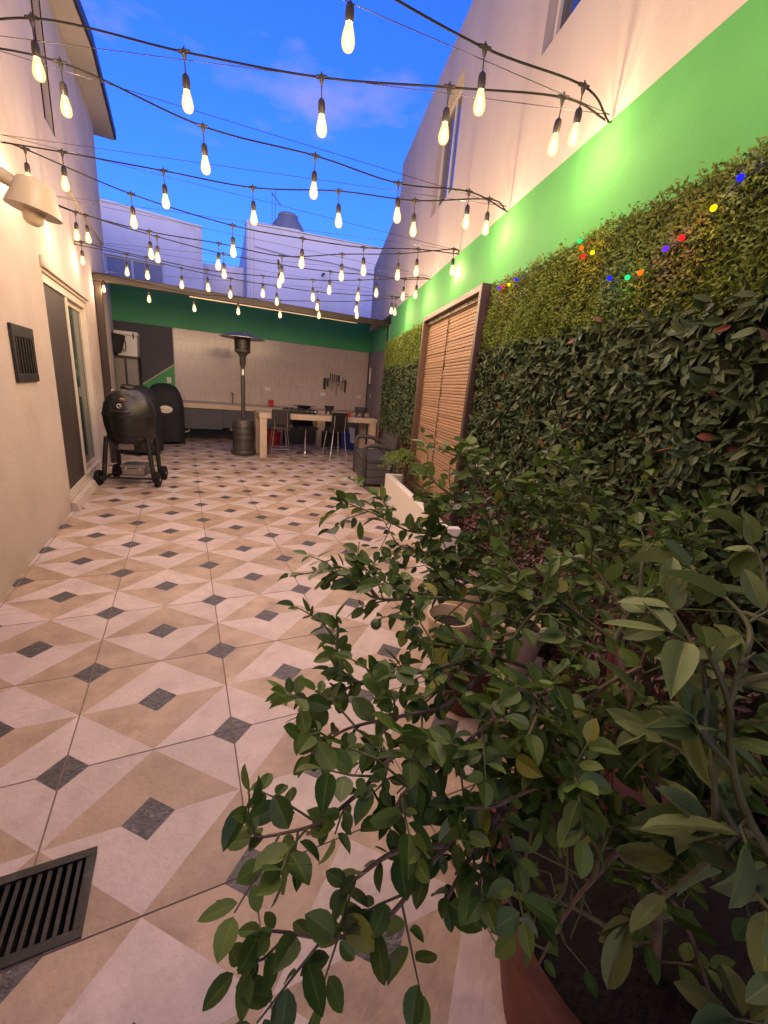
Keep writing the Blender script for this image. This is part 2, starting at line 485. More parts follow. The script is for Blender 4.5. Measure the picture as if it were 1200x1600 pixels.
GX0, GX1, GY0, GY1 = -0.86, -0.310, 0.966, 1.216        # the drain opening
fl = MB()
holed(fl, [-1.9, 5.6], [-2.2, 11.7], [(GX0 + .008, GX1 - .008, GY0 + .008, GY1 - .008)], lambda u, v, d: (u, v, d), -0.004, -0.16)
floor = tag(fl.build('floor', GROUT), 'patio floor of square tiles printed with pale and tan diamonds and slate squares', kind='structure')

TS = 0.6
HD = 0.135


def tile_mesh(name, flip, gap=0.0027, zt=0.0):
    """one square tile: slate square in the middle, slate corner triangles, pale and tan fields round them"""
    mb = MB()
    a, b = gap / TS, 1 - gap / TS
    L_, T_, D_ = 0, 1, 2
    up, dn = (T_, L_) if flip else (L_, T_)          # field nearer the far side / near side

    def P(x, y):
        if flip: y = 1 - y; x = 1 - x
        return ((min(max(x, a), b) - .5) * TS, (min(max(y, a), b) - .5) * TS, zt)
    c = HD
    polys = []
    polys.append(([(.5 - c, .5), (.5, .5 - c), (.5 + c, .5), (.5, .5 + c)], D_))
    polys.append(([(0, .5), (.5 - c, .5), (.5, .5 + c), (.5 + c, .5), (1, .5), (.5, 1)], 0))
    polys.append(([(0, .5), (.5, 0), (1, .5), (.5 + c, .5), (.5, .5 - c), (.5 - c, .5)], 1))
    # corners: the two at the near side pale, the two at the far side tan
    for (cx, cy, ax, ay, k) in ((0, 0, 1, 1, 0), (1, 0, -1, 1, 0), (0, 1, 1, -1, 1), (1, 1, -1, -1, 1)):
        q = [(cx + ax * c, cy), (cx + ax * .5, cy), (cx, cy + ay * .5), (cx, cy + ay * c)]
        t = [(cx, cy), (cx + ax * c, cy), (cx, cy + ay * c)]
        polys.append((q if ax * ay > 0 else q[::-1], k))
        polys.append((t if ax * ay > 0 else t[::-1], D_))
    for pts, k in polys:
        mb.poly([P(x, y) for x, y in pts], k)
    # edges down to the grout
    h = TS / 2 - gap
    cs = [(-h, -h), (h, -h), (h, h), (-h, h)]
    for i in range(4):
        p, q = cs[i], cs[(i + 1) % 4]
        mb.poly([(p[0], p[1], zt), (p[0], p[1], zt - .006), (q[0], q[1], zt - .006), (q[0], q[1], zt)], 0)
    me = bpy.data.meshes.new(name)
    bm = bmesh.new()
    vs = [bm.verts.new(p) for p in mb.v]
    for f, m_ in zip(mb.f, mb.m):
        fc = bm.faces.new([vs[i] for i in f]); fc.material_index = m_
        fc.normal_update()
        if abs(fc.normal.z) > .5 and fc.normal.z < 0: fc.normal_flip()
    bm.to_mesh(me); bm.free()
    for m_ in (T_LIGHT, T_TAN, T_DARK): me.materials.append(m_)
    return me


tiles = [tile_mesh('floor_tile', False), tile_mesh('floor_tile', True)]
rng = random.Random(5)


def cut_rect(me, x0, x1, y0, y1):
    me = me.copy(); bm = bmesh.new(); bm.from_mesh(me)
    for co, no in (((x0, 0, 0), (1, 0, 0)), ((x1, 0, 0), (1, 0, 0)), ((0, y0, 0), (0, 1, 0)), ((0, y1, 0), (0, 1, 0))):
        bmesh.ops.bisect_plane(bm, geom=bm.verts[:] + bm.edges[:] + bm.faces[:], plane_co=co, plane_no=no)
    dead = [f for f in bm.faces if x0 < f.calc_center_median().x < x1 and y0 < f.calc_center_median().y < y1]
    bmesh.ops.delete(bm, geom=dead, context='FACES')
    bm.to_mesh(me); bm.free()
    return me


for j in range(-6, 17):
    for i in range(-3, 9):
        cx, cy = 0.129 + (i + .5) * TS, 1.561 + (j + .5) * TS
        if cx + .3 < -1.12 and cy < 7.9: continue
        if cx + .3 < -1.33: continue
        sn = (Vector((cx, cy, 0)) - E0).dot(NRM)
        if sn < -.45 or cy > 11.6 or cx > 5.0: continue
        me = tiles[j % 2]
        if j == -1 and i in (-2, -1):
            me = cut_rect(me, GX0 - cx, GX1 - cx, GY0 - cy, GY1 - cy)
        M = Matrix.Translation((cx, cy, rng.uniform(-.0005, .0005))) @ Matrix.Rotation(rng.uniform(-.0012, .0012), 4, 'X')
        place('floor_tile', me, floor, M)

# drain grate with its pit
gr = empty('drain_grate', ((GX0 + GX1) / 2, (GY0 + GY1) / 2, 0), 'black iron drain grate set into the floor tiles at the near left', 'drain grate')
f_ = MB()
w = 0.026
f_.box(GX0, GX1, GY0, GY0 + w, -.02, .004); f_.box(GX0, GX1, GY1 - w, GY1, -.02, .004)
f_.box(GX0, GX0 + w, GY0 + w, GY1 - w, -.02, .004); f_.box(GX1 - w, GX1, GY0 + w, GY1 - w, -.02, .004)
f_.build('frame', IRON, gr, bevel=.002)
p_ = MB()
p_.box(GX0 + .01, GX1 - .01, GY0 + .01, GY1 - .01, -.155, -.15)
for a in ((GX0 + .01, GX0 + .014, GY0 + .01, GY1 - .01), (GX1 - .014, GX1 - .01, GY0 + .01, GY1 - .01), (GX0 + .014, GX1 - .014, GY0 + .01, GY0 + .014), (GX0 + .014, GX1 - .014, GY1 - .014, GY1 - .01)):
    p_.box(*a, -.15, -.0205)
p_.build('pit', PIT, gr)
bar = MB(); bar.box(-.0055, .0055, GY0 + w, GY1 - w, -.016, 0)
bm_ = bar.mesh('bar', IRON)
x = GX0 + w + .018
while x < GX1 - w - .006:
    place('bar', bm_, gr, Matrix.Translation((x, 0, 0))); x += .0245

# ------------------------------------------------------------------ house on the left
XL = -1.10
lh = empty('left_house', (XL - .3, 4.0, 0), 'cream stuccoed house along the left side with a sliding door and overhanging eave', 'house')
mb = MB()
DY0, DY1, DZ0, DZ1 = 5.10, 7.12, 0.11, 2.24
WY0, WY1, WZ0, WZ1 = 5.93, 6.33, 3.72, 4.95
holed(mb, [-5.0, 0, 3, 5, 9.05], [-.1, 1, 2.5, 3.5, 5.25], [(DY0, DY1, DZ0, DZ1), (WY0, WY1, WZ0, WZ1)], lambda u, v, d: (d, u, v), XL, XL - .20)
mb.poly([(XL - .2, 9.05, -.1), (-6, 9.05, -.1), (-6, 9.05, 5.25), (XL - .2, 9.05, 5.25)])
mb.poly([(-6, -5, 5.25), (XL - .2, -5, 5.25), (XL - .2, 9.05, 5.25), (-6, 9.05, 5.25)])
mb.poly([(-6, -5, -.1), (-6, 9.05, -.1), (-6, 9.05, 5.25), (-6, -5, 5.25)])
mb.poly([(XL - .2, -5, -.1), (-6, -5, -.1), (-6, -5, 5.25), (XL - .2, -5, 5.25)])
mb.build('wall', STUCCO_L, lh)
# shallow pilaster between window and corner, and the sloped sill under the window
mb = MB(); mb.box(XL + .001, XL + .03, 6.62, 9.0, 3.35, 5.06)
mb.prism([(XL + .001, 6.33, 3.70), (XL + .03, 6.62, 3.35), (XL + .03, 6.62, 5.06), (XL + .001, 6.33, 5.06)][::-1],
         [(XL - .01, 6.33, 3.70), (XL - .01, 6.62, 3.35), (XL - .01, 6.62, 5.06), (XL - .01, 6.33, 5.06)][::-1])
mb.build('pilaster', STUCCO_L, lh)
ev = MB()
edge = [(-.875, 2.0), (-.868, 5.0), (-.857, 6.63), (-.811, 7.29), (-.825, 8.2), (-.85, 9.57)]
for (xa, ya), (xb, yb) in zip(edge[:-1], edge[1:]):
    ev.prism([(XL - .4, ya, 5.06), (xa, ya, 5.06), (xb, yb, 5.06), (XL - .4, yb, 5.06)], [(XL - .4, ya, 5.16), (xa, ya, 5.16), (xb, yb, 5.16), (XL - .4, yb, 5.16)])
eave = ev.build('eave', STUCCO_R, lh)
ev = MB()
for (xa, ya), (xb, yb) in zip(edge[:-1], edge[1:]):
    ev.prism([(xa + .002, ya, 5.075), (xa + .03, ya, 5.075), (xb + .03, yb, 5.075), (xb + .002, yb, 5.075)], [(xa + .002, ya, 5.20), (xa + .03, ya, 5.20), (xb + .03, yb, 5.20), (xb + .002, yb, 5.20)])
ev.build('drip_edge', DARK_FRAME, eave)
win = MB()
for a in ((WY0 + .002, WY0 + .04, WZ0 + .002, WZ1), (WY1 - .04, WY1 - .002, WZ0 + .002, WZ1), (WY0 + .04, WY1 - .04, WZ0 + .002, WZ0 + .05), (WY0 + .04, WY1 - .04, WZ1 - .05, WZ1 - .002)):
    win.box(XL - .12, XL - .06, *a)
wn = win.build('window', DARK_FRAME, lh)
pn = MB(); pn.box(XL - .095, XL - .085, WY0 + .04, WY1 - .04, WZ0 + .05, WZ1 - .05); pn.build('pane', GLASS_B, wn)

# sliding door
dr = MB()
dr.box(XL - .13, XL - .02, DY0 + .003, DY1 - .003, DZ1 - .075, DZ1 - .003)
dr.box(XL - .13, XL - .02, DY0 + .003, DY1 - .003, DZ0 + .003, DZ0 + .06)
dr.box(XL - .13, XL - .02, DY0 + .003, DY0 + .035, DZ0 + .06, DZ1 - .075)
dr.box(XL - .13, XL - .02, DY1 - .05, DY1 - .003, DZ0 + .06, DZ1 - .075)
door = dr.build('sliding_door', ALU, lh, bevel=.003)
ymid = 6.10
mb = MB(); mb.box(XL - .055, XL - .040, DY0 + .035, ymid - .03, DZ0 + .065, DZ1 - .08); mb.build('screen_panel', CURTAIN, door)
mb = MB()
mb.box(XL - .06, XL - .025, ymid - .03, ymid + .04, DZ0 + .062, DZ1 - .077)
mb.box(XL - .105, XL - .07, ymid + .041, ymid + .085, DZ0 + .062, DZ1 - .077)
mb.box(XL - .105, XL - .07, DY1 - .10, DY1 - .052, DZ0 + .062, DZ1 - .077)
mb.box(XL - .105, XL - .07, ymid + .085, DY1 - .10, DZ0 + .062, DZ0 + .12)
mb.box(XL - .105, XL - .07, ymid + .085, DY1 - .10, DZ1 - .13, DZ1 - .077)
mb.build('sash', ALU, door, bevel=.003)
mb = MB(); mb.box(XL - .092, XL - .084, ymid + .085, DY1 - .10, DZ0 + .12, DZ1 - .13); mb.build('pane', GLASS_G, door)
mb = MB()
pts = []
for k in range(15):
    yk = ymid + .42 + k * (DY1 - .10 - ymid - .42) / 14
    pts.append((XL - .15 + (.014 if k % 2 else -.014), yk))
for (xa, ya), (xb, yb) in zip(pts[:-1], pts[1:]):
    mb.poly([(xa, ya, DZ0 + .07), (xb, yb, DZ0 + .07), (xb, yb, DZ1 - .08), (xa, ya, DZ1 - .08)])
mb.build('drape', DRAPE, door)
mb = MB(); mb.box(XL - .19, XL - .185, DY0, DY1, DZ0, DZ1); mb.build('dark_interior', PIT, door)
mb = MB(); mb.box(XL + .001, XL + .03, DY0 - .02, DY1 + .05, DZ1 + .03, DZ1 + .062); mb.box(XL + .001, XL + .018, DY0 - .02, DY1 + .05, DZ1 + .062, DZ1 + .12)
mb.build('door_head_trim', STUCCO_L, lh, bevel=.003)
mb = MB(); mb.prism([(XL + .001, DY0 - .04, -.003), (XL + .075, DY0 - .04, -.003), (XL + .06, DY1 + .06, -.003), (XL + .001, DY1 + .06, -.003)],
                    [(XL + .001, DY0 - .04, .10), (XL + .05, DY0 - .04, .085), (XL + .04, DY1 + .06, .085), (XL + .001, DY1 + .06, .10)])
mb.build('door_sill', STUCCO_L, lh, bevel=.005)

# iron vent grille on the wall
vt = empty('vent_grille', (XL, 4.25, 1.5), 'black iron vent grille with upright bars on the left house wall', 'vent grille')
vy0, vy1, vz0, vz1 = 4.00, 4.50, 1.300, 1.705
mb = MB()
mb.box(XL + .001, XL + .022, vy0, vy1, vz0, vz0 + .06); mb.box(XL + .001, XL + .022, vy0, vy1, vz1 - .085, vz1)
mb.box(XL + .001, XL + .020, vy0, vy0 + .05, vz0 + .06, vz1 - .085); mb.box(XL + .001, XL + .020, vy1 - .05, vy1, vz0 + .06, vz1 - .085)
mb.build('frame', IRON, vt, bevel=.003)
mb = MB(); mb.box(XL + .001, XL + .003, vy0 + .05, vy1 - .05, vz0 + .06, vz1 - .085); mb.build('backing', PIT, vt)
mb = MB(); mb.box(XL + .004, XL + .018, -.012, .012, vz0 + .06, vz1 - .085)
bme = mb.mesh('bar', IRON)
for k in range(6): place('bar', bme, vt, Matrix.Translation((0, vy0 + .085 + k * .066, 0)))

# ------------------------------------------------------------------ right: garden wall and the neighbour's house above it
gw = MB()
holed(gw, [-10, -6, -3, 0, 2.78], [-.1, 1, 2.0, 2.86], [], lambda u, v, d: W(u, d, v), 0.0, -.22)
tag(gw.build('garden_wall', GREEN), 'long green painted garden wall behind the hedge panels', 'wall')
rh = empty('right_house', W(-2, -.2, 2.86), 'tall pale stuccoed neighbour house above the green wall with two windows', 'house')
mb = MB()
W1 = (-.30, .55, 3.62, 4.68)
W2 = (-3.9, -2.10, 3.69, 4.85)
holed(mb, [-10, -6, -1.2, 1.5, 2.92], [2.862, 4.2, 5.19], [W1, W2], lambda u, v, d: W(u, d, v), -.006, -.18)
# stepped, sloping end of the house towards the kitchen
o1 = [(2.92, 2.862), (5.75, 2.862), (5.75, 4.28), (4.6, 4.40), (3.3, 4.55), (3.02, 4.76), (2.92, 4.80)]
mb.prism([W(a, -.006, b) for a, b in o1], [W(a, -.18, b) for a, b in o1])
mb.prism([W(-10, -.18, 2.862), W(5.75, -.18, 2.862), W(5.75, -4, 2.862), W(-10, -4, 2.862)], [W(-10, -.18, 5.12), W(2.92, -.18, 5.12), W(2.92, -4, 5.12), W(-10, -4, 5.12)])
mb.build('wall', STUCCO_R, rh)
for q in (W1, W2):
    a, b, c, d = q
    fm = MB()
    for r_ in ((a + .003, a + .045, c + .003, d - .003), (b - .045, b - .003, c + .003, d - .003), (a + .045, b - .045, c + .003, c + .048), (a + .045, b - .045, d - .048, d - .003)):
        fm.box(r_[0], r_[1], -.115, -.065, r_[2], r_[3], M=MW)
    mid = (a + b) / 2
    fm.box(mid - .02, mid + .02, -.11, -.07, c + .048, d - .048, M=MW)
    fo = fm.build('window', ALU, rh, bevel=.003)
    for (u, v) in ((a + .045, mid - .02), (mid + .02, b - .045)):
        pm = MB(); pm.box(u, v, -.095, -.087, c + .048, d - .048, M=MW); pm.build('pane', GLASS_B, fo)

# ------------------------------------------------------------------ roofed kitchen at the far end
YB = 11.35
kt = empty('kitchen_back_wall', (1.7, YB, 0), 'far wall of the open kitchen, dark green above grey tiles', 'wall')
mb = MB(); mb.box(-1.6, 5.2, YB, YB + .2, -.1, 3.22); mb.build('wall', GREY_P, kt)
mb = MB(); mb.box(-1.31, 4.72, YB - .005, YB - .001, 2.442, 3.215); mb.build('green_band', GREEN_DK, kt)
mb = MB()
mb.prism([(-.86, YB - .005, 1.12), (-.16, YB - .005, 1.635), (-.16, YB - .005, .02), (-.86, YB - .005, .02)][::-1], [(-.86, YB - .001, 1.12), (-.16, YB - .001, 1.635), (-.16, YB - .001, .02), (-.86, YB - .001, .02)][::-1])
mb.build('green_panel', GREEN_DK, kt)
mb = MB()
mb.prism([(-.86, YB - .006, 1.12), (-.16, YB - .006, 1.635), (-.16, YB - .006, 1.665), (-.86, YB - .006, 1.15)], [(-.86, YB - .001, 1.12), (-.16, YB - .001, 1.635), (-.16, YB - .001, 1.665), (-.86, YB - .001, 1.15)])
mb.box(-.17, -.155, YB - .008, YB - .001, .9, 2.44)
mb.build('pale_trim', STONE_T, kt)
mb = MB(); mb.box(0, .603, YB - .014, YB - .002, 0, .40); wt = [None]
rows = [(.86, 1.40), (1.4016, 1.94), (1.9416, 2.20), (2.2016, 2.438)]
x0, x1 = -.152, 4.69
nx = 8
pw = (x1 - x0) / nx
cache = {}
for (a, b) in rows:
    for k in range(nx):
        h = round(b - a, 4)
        if h not in cache:
            t_ = MB(); t_.box(0, pw - .0016, -.012, -.002, 0, h); cache[h] = t_.mesh('wall_tile', WTILE)
        place('wall_tile', cache[h], kt, Matrix.Translation((x0 + k * pw, YB - random.Random(k * 7 + int(a * 10)).uniform(0, .0012), a)))

ks = empty('kitchen_side_wall', (4.2, 9.4, 0), 'right side wall of the kitchen, green above grey paint', 'wall')
A_, B_ = Vector((3.535, 7.60, 0)), Vector((4.72, YB, 0))
dk = (B_ - A_).normalized(); nk = Vector((-dk.y, dk.x, 0)); Lk = (B_ - A_).length


def K(s, n, z): return A_ + dk * s + nk * n + Vector((0, 0, z))


mb = MB(); mb.prism([K(0, 0, -.1), K(0, -.2, -.1), K(Lk, -.2, -.1), K(Lk, 0, -.1)], [K(0, 0, 2.66), K(0, -.2, 2.66), K(Lk, -.2, 3.2), K(Lk, 0, 3.2)])
mb.build('wall', GREY_W, ks)
mb = MB(); mb.prism([K(0, .004, 2.22), K(0, .001, 2.22), K(Lk, .001, 2.43), K(Lk, .004, 2.43)], [K(0, .004, 2.65), K(0, .001, 2.65), K(Lk, .001, 3.19), K(Lk, .004, 3.19)])
mb.build('green_band', GREEN_DK, ks)
wb = MB(); wb.prism([K(Lk - .75, .002, 1.62), K(Lk - .75, .03, 1.62), K(Lk - .60, .03, 1.62), K(Lk - .60, .002, 1.62)], [K(Lk - .75, .002, 2.02), K(Lk - .75, .03, 2.02), K(Lk - .60, .03, 2.02), K(Lk - .60, .002, 2.02)])
tag(wb.build('wall_plate', WHITE_PL, None, bevel=.004), 'tall white plate on the grey kitchen side wall', 'wall plate')
sw = MB(); sw.prism([K(Lk - 1.1, .002, 1.26), K(Lk - 1.1, .014, 1.26), K(Lk - 1.04, .014, 1.26), K(Lk - 1.04, .002, 1.26)], [K(Lk - 1.1, .002, 1.37), K(Lk - 1.1, .014, 1.37), K(Lk - 1.04, .014, 1.37), K(Lk - 1.04, .002, 1.37)])
tag(sw.build('light_switch', WHITE_PL, None, bevel=.002), 'small white light switch on the grey kitchen side wall', 'light switch')

kl = MB()
kl.prism([(XL, 8.0, -.1), (-1.31, YB, -.1), (-1.55, YB, -.1), (-1.35, 8.0, -.1)], [(XL, 8.0, 2.72), (-1.31, YB, 3.2), (-1.55, YB, 3.2), (-1.35, 8.0, 2.72)])
tag(kl.build('kitchen_left_wall', WHITE_P), 'white side wall of the kitchen behind the brown post on the left', 'wall')

rf = empty('kitchen_roof', (1.3, 7.8, 2.57), 'kitchen roof with brown steel front beam and a post at each end', 'roof')
mb = MB(); mb.box(-1.095, 3.66, 7.76, 7.84, 2.632, 2.735); mb.build('front_beam', BROWN_BEAM, rf, bevel=.006)
mb = MB(); mb.box(-1.085, -1.0, 7.765, 7.835, 0, 2.63); mb.build('post', DARK_FRAME, rf, bevel=.004)
mb = MB(); mb.box(3.575, 3.645, 7.765, 7.835, 0, 2.63); mb.build('post', DARK_FRAME, rf, bevel=.004)
mb = MB()
nr = 40
for k in range(nr):
    xa, xb = -1.5 + k * 6.6 / nr, -1.5 + (k + 1) * 6.6 / nr
    za, zb = (.014 if k % 2 else 0), (0 if k % 2 else .014)
    mb.prism([(xa, 7.85, 2.70 + za), (xb, 7.85, 2.70 + zb), (xb, 11.6, 3.245 + zb), (xa, 11.6, 3.245 + za)], [(xa, 7.85, 2.703 + za), (xb, 7.85, 2.703 + zb), (xb, 11.6, 3.248 + zb), (xa, 11.6, 3.248 + za)])
ROOFM = mat('clear_roof_sheet', (0.42, 0.42, 0.45), 0.4, var=.08)
_n = ROOFM.node_tree.nodes; _l = ROOFM.node_tree.links
_t = _n.new('ShaderNodeBsdfTranslucent'); _t.inputs[0].default_value = (.85, .85, .88, 1)
_m = _n.new('ShaderNodeMixShader'); _m.inputs[0].default_value = .6
_l.new(_n['Principled BSDF'].outputs[0], _m.inputs[1]); _l.new(_t.outputs[0], _m.inputs[2]); _l.new(_m.outputs[0], _n['Material Output'].inputs[0])
mb.build('roof_sheet', ROOFM, rf)
mb = MB(); mb.tube([(.15, 7.80, 2.619), (2.95, 7.80, 2.619)], .009, 8); mb.build('tube_light', ALU, rf)
mb = MB(); mb.box(-1.0, -.955, 7.76, 7.83, 1.0, 1.14)
tag(mb.build('switch_box', ALU, None, bevel=.006), 'small pale switch box on the brown left kitchen post', 'switch box')

# ------------------------------------------------------------------ houses behind
fh = empty('far_house', (4, 14, 0), 'blank white house wall rising behind the kitchen roof', 'house')
mb = MB()
P4 = [(1.745, 13.5), (5.95, 13.5), (5.95, 19), (2.15, 19)]
zt = [5.50, 5.70, 5.70, 5.50]
mb.prism([(x, y, -.1) for x, y in P4], [(x, y, z) for (x, y), z in zip(P4, zt)])
mb.build('wall', FAR_W, fh)
mb = MB()
mb.prism([(1.735, 13.46, 5.50), (3.2, 13.46, 5.58), (3.2, 13.8, 5.58), (1.735, 13.8, 5.50)], [(1.735, 13.46, 5.565), (3.2, 13.46, 5.64), (3.2, 13.8, 5.64), (1.735, 13.8, 5.565)])
mb.prism([(3.2, 13.46, 5.58), (5.96, 13.46, 5.70), (5.96, 13.8, 5.70), (3.2, 13.8, 5.58)], [(3.2, 13.46, 5.61), (5.96, 13.46, 5.715), (5.96, 13.8, 5.715), (3.2, 13.8, 5.61)])
mb.build('parapet', FAR_W, fh)
mb = MB(); mb.box(1.83, 1.90, 14.3, 15.1, 3.3, 4.35); mb.build('window', GLASS_B, fh)
mb = MB(); mb.tube([(1.80, 13.44, 3.0), (1.80, 13.44, 5.5)], .035, 8); mb.tube([(1.93, 13.455, 3.0), (1.93, 13.455, 5.45)], .018, 8); mb.build('downpipe', FAR_W, fh)
mb = MB(); mb.tube([(2.62, 13.47, 4.55), (2.60, 13.47, 4.78)], .022, 8); mb.tube([(3.9, 13.47, 4.62), (3.9, 13.3, 4.62)], .03, 8); mb.build('pipe_stub', DARK_FRAME, fh)
mb = MB(); mb.tube([(1.95, 13.46, 4.98), (2.9, 13.455, 4.93), (4.1, 13.46, 4.99), (5.9, 13.455, 4.90)], .007, 5); mb.build('wall_cable', DARK_P, fh)
# a lower wing and the neighbour further left
lw = MB(); lw.prism([(-.2, 15.4, -.1), (1.95, 15.4, -.1), (1.95, 18, -.1), (-.2, 18, -.1)], [(-.2, 15.4, 4.66), (1.95, 15.4, 4.83), (1.95, 18, 4.83), (-.2, 18, 4.66)])
tag(lw.build('garden_shed', FAR_W), 'low white wall block between the two far houses', 'outbuilding')
lf = empty('far_left_house', (-1, 13.5, 0), 'white house behind the kitchen on the left with a wide two-pane window', 'house')
mb = MB()
holed(mb, [-3.5, .62], [-.1, 3.2, 5.17], [(-1.62, -.32, 3.30, 4.125)], lambda u, v, d: (u, d, v + (.045 * (-u) if v > 5 else 0)), 13.5, 13.75)
mb.prism([(-3.5, 13.75, -.1), (.62, 13.75, -.1), (.62, 17, -.1), (-3.5, 17, -.1)], [(-3.5, 13.75, 5.1), (.62, 13.75, 5.1), (.62, 17, 5.1), (-3.5, 17, 5.1)])
mb.build('wall', FAR_W, lf)
mb = MB()
mb.box(-1.617, -1.58, 13.55, 13.60, 3.303, 4.122); mb.box(-.36, -.323, 13.55, 13.60, 3.303, 4.122); mb.box(-1.58, -.36, 13.55, 13.60, 4.085, 4.122); mb.box(-1.58, -.36, 13.55, 13.60, 3.303, 3.34)
mb.box(-1.055, -1.01, 13.548, 13.602, 3.34, 4.085)
wo = mb.build('window', WHITE_P, lf)
for a, b in ((-1.58, -1.055), (-1.01, -.36)):
    q = MB(); q.box(a, b, 13.57, 13.58, 3.34, 4.085); q.build('pane', BLIND_G, wo)
mb = MB(); mb.prism([(-3.5, 13.47, 5.17 + .157), (.635, 13.47, 5.145), (.635, 13.78, 5.145), (-3.5, 13.78, 5.327)], [(-3.5, 13.47, 5.375), (.635, 13.47, 5.19), (.635, 13.78, 5.19), (-3.5, 13.78, 5.375)])
mb.build('parapet', FAR_W, lf)
sp = MB(); sp.prism([(-1.85, 13.9, 5.28), (-.95, 13.9, 5.22), (-.95, 14.5, 5.22), (-1.85, 14.5, 5.28)], [(-1.8, 13.9, 5.46), (-1.15, 13.9, 5.38), (-1.15, 14.5, 5.38), (-1.8, 14.5, 5.46)])
tag(sp.build('roof_tank', TANK_G, None, bevel=.05), 'low grey casing on the roof of the far left house', 'roof tank')
tk = empty('water_tank', (2.86, 15.0, 5.6), 'grey rooftop water tank with a domed top on the far house', 'water tank')
mb = MB()
MT = Matrix.Translation((3.18, 15.0, 5.45))
mb.lathe([(.58, 0), (.58, .30), (.56, .34), (.58, .38), (.54, .52), (.45, .70), (.34, .84), (.29, .90)], 24, M=MT)
mb.build('tank_body', TANK_G, tk, smooth=True)
mb = MB(); mb.lathe([(.30, .90), (.30, .97), (.26, 1.0), (0, 1.01)], 24, M=MT); mb.build('lid', TANK_G, tk, smooth=True)
an = MB(); an.tube([(2.62, 14.6, 5.3), (2.62, 14.6, 6.80)], .008, 6); an.tube([(2.72, 14.6, 5.3), (2.72, 14.6, 6.85)], .008, 6); an.tube([(2.60, 14.6, 6.78), (2.88, 14.6, 6.5)], .012, 6)
tag(an.build('roof_aerial', WIRE), 'thin metal aerial beside the rooftop water tank', 'aerial')

# ------------------------------------------------------------------ hedge panels on the garden wall
TPL_C = (np.array([(0, 0, 0), (.45, -.5, .09), (1, 0, -.04), (.45, .5, .09)], float), [(0, 1, 2), (0, 2, 3)])
_rows = [(.13, .30), (.30, .47), (.50, .50), (.70, .42), (.87, .24)]
_v, _fc, _rib = [], [], []
for sg in (-1, 1):                     # the two halves meet at a folded midrib
    o_ = len(_v)
    _v.append((0, 0, 0)); _rib.append(1)
    for (t, hw) in _rows:
        dz = -.13 * t * t
        _v += [(t, sg * hw, dz + .16 * hw - .10 * hw * hw), (t, 0, dz - .02)]; _rib += [0, 1]
    _v.append((1, 0, -.15)); _rib.append(1)
    q_ = [(o_, o_ + 1, o_ + 2)]
    for k in range(len(_rows) - 1):
        b = o_ + 1 + 2 * k
        q_.append((b, b + 2, b + 3, b + 1))
    b = o_ + 1 + 2 * (len(_rows) - 1)
    q_.append((b, b + 2, b + 1))
    _fc += [f if sg < 0 else f[::-1] for f in q_]
TPL_F = (np.array(_v, float), _fc)
RIB = {len(_v): np.array(_rib, float)}


def leaf_mesh(name, P, D, N, L, Wd, tint, mats, tpl=TPL_C, smooth=True):
    tv, tf = tpl
    curl = np.random.default_rng(len(P)).uniform(.2, 2.3, len(P))
    D = D / np.linalg.norm(D, axis=1, keepdims=True)
    S = np.cross(N, D); S /= np.maximum(np.linalg.norm(S, axis=1, keepdims=True), 1e-6)
    N = np.cross(D, S)
    n, k = len(P), len(tv)
    V = (P[:, None, :] + D[:, None, :] * (tv[None, :, 0:1] * L[:, None, None]) + S[:, None, :] * (tv[None, :, 1:2] * Wd[:, None, None])
         + N[:, None, :] * (tv[None, :, 2:3] * (L * curl)[:, None, None])).reshape(-1, 3)
    me = bpy.data.meshes.new(name)
    me.vertices.add(n * k); me.vertices.foreach_set('co', V.astype(np.float32).ravel())
    sizes = [len(f) for f in tf]
    loop1 = np.concatenate([np.array(f) for f in tf])
    loops = (loop1[None, :] + (np.arange(n) * k)[:, None]).ravel()
    me.loops.add(len(loops)); me.loops.foreach_set('vertex_index', loops.astype(np.int32))
    tot = np.tile(np.array(sizes), n); st = np.concatenate([[0], np.cumsum(tot)[:-1]])
    me.polygons.add(len(tot)); me.polygons.foreach_set('loop_start', st.astype(np.int32)); me.polygons.foreach_set('loop_total', tot.astype(np.int32))
    if smooth: me.polygons.foreach_set('use_smooth', np.ones(len(tot), dtype=bool))
    me.update(calc_edges=True)
    at = me.attributes.new('tint', 'FLOAT', 'POINT')
    at.data.foreach_set('value', np.repeat(tint, k).astype(np.float32))
    if k in RIB:
        at2 = me.attributes.new('rib', 'FLOAT', 'POINT'); at2.data.foreach_set('value', np.tile(RIB[k], n).astype(np.float32))
    me.materials.append(mats)
    return me


def leaf_objects(name, P, D, N, L, Wd, material, parent, tpl=TPL_F):
    me = MB(); me.v = [tuple(v) for v in tpl[0]]; me.f = [list(f) for f in tpl[1]]; me.m = [0] * len(tpl[1])
    m = me.mesh(name, material, smooth=False, recalc=False)
    m.polygons.foreach_set('use_smooth', [True] * len(m.polygons))
    at2 = m.attributes.new('rib', 'FLOAT', 'POINT'); at2.data.foreach_set('value', RIB[len(tpl[0])].astype(np.float32))
    cr_ = random.Random(len(P))
    for p, d, n, l, w in zip(P, D, N, L, Wd):
        d = Vector(d).normalized(); s = Vector(n).cross(d).normalized(); nn = d.cross(s)
        nn = nn * cr_.uniform(.2, 2.3)
        M = Matrix(((d.x * l, s.x * w, nn.x * l, p[0]), (d.y * l, s.y * w, nn.y * l, p[1]), (d.z * l, s.z * w, nn.z * l, p[2]), (0, 0, 0, 1)))
        place(name, m, parent, M)


nrg = np.random.default_rng(11)
dirv, nrmv, upv = np.array(DIR), np.array(NRM), np.array([0, 0, 1.0])
SCR0, SCR1 = -1.96, -.12
S_NEAR, S_FAR = -5.6, 2.74


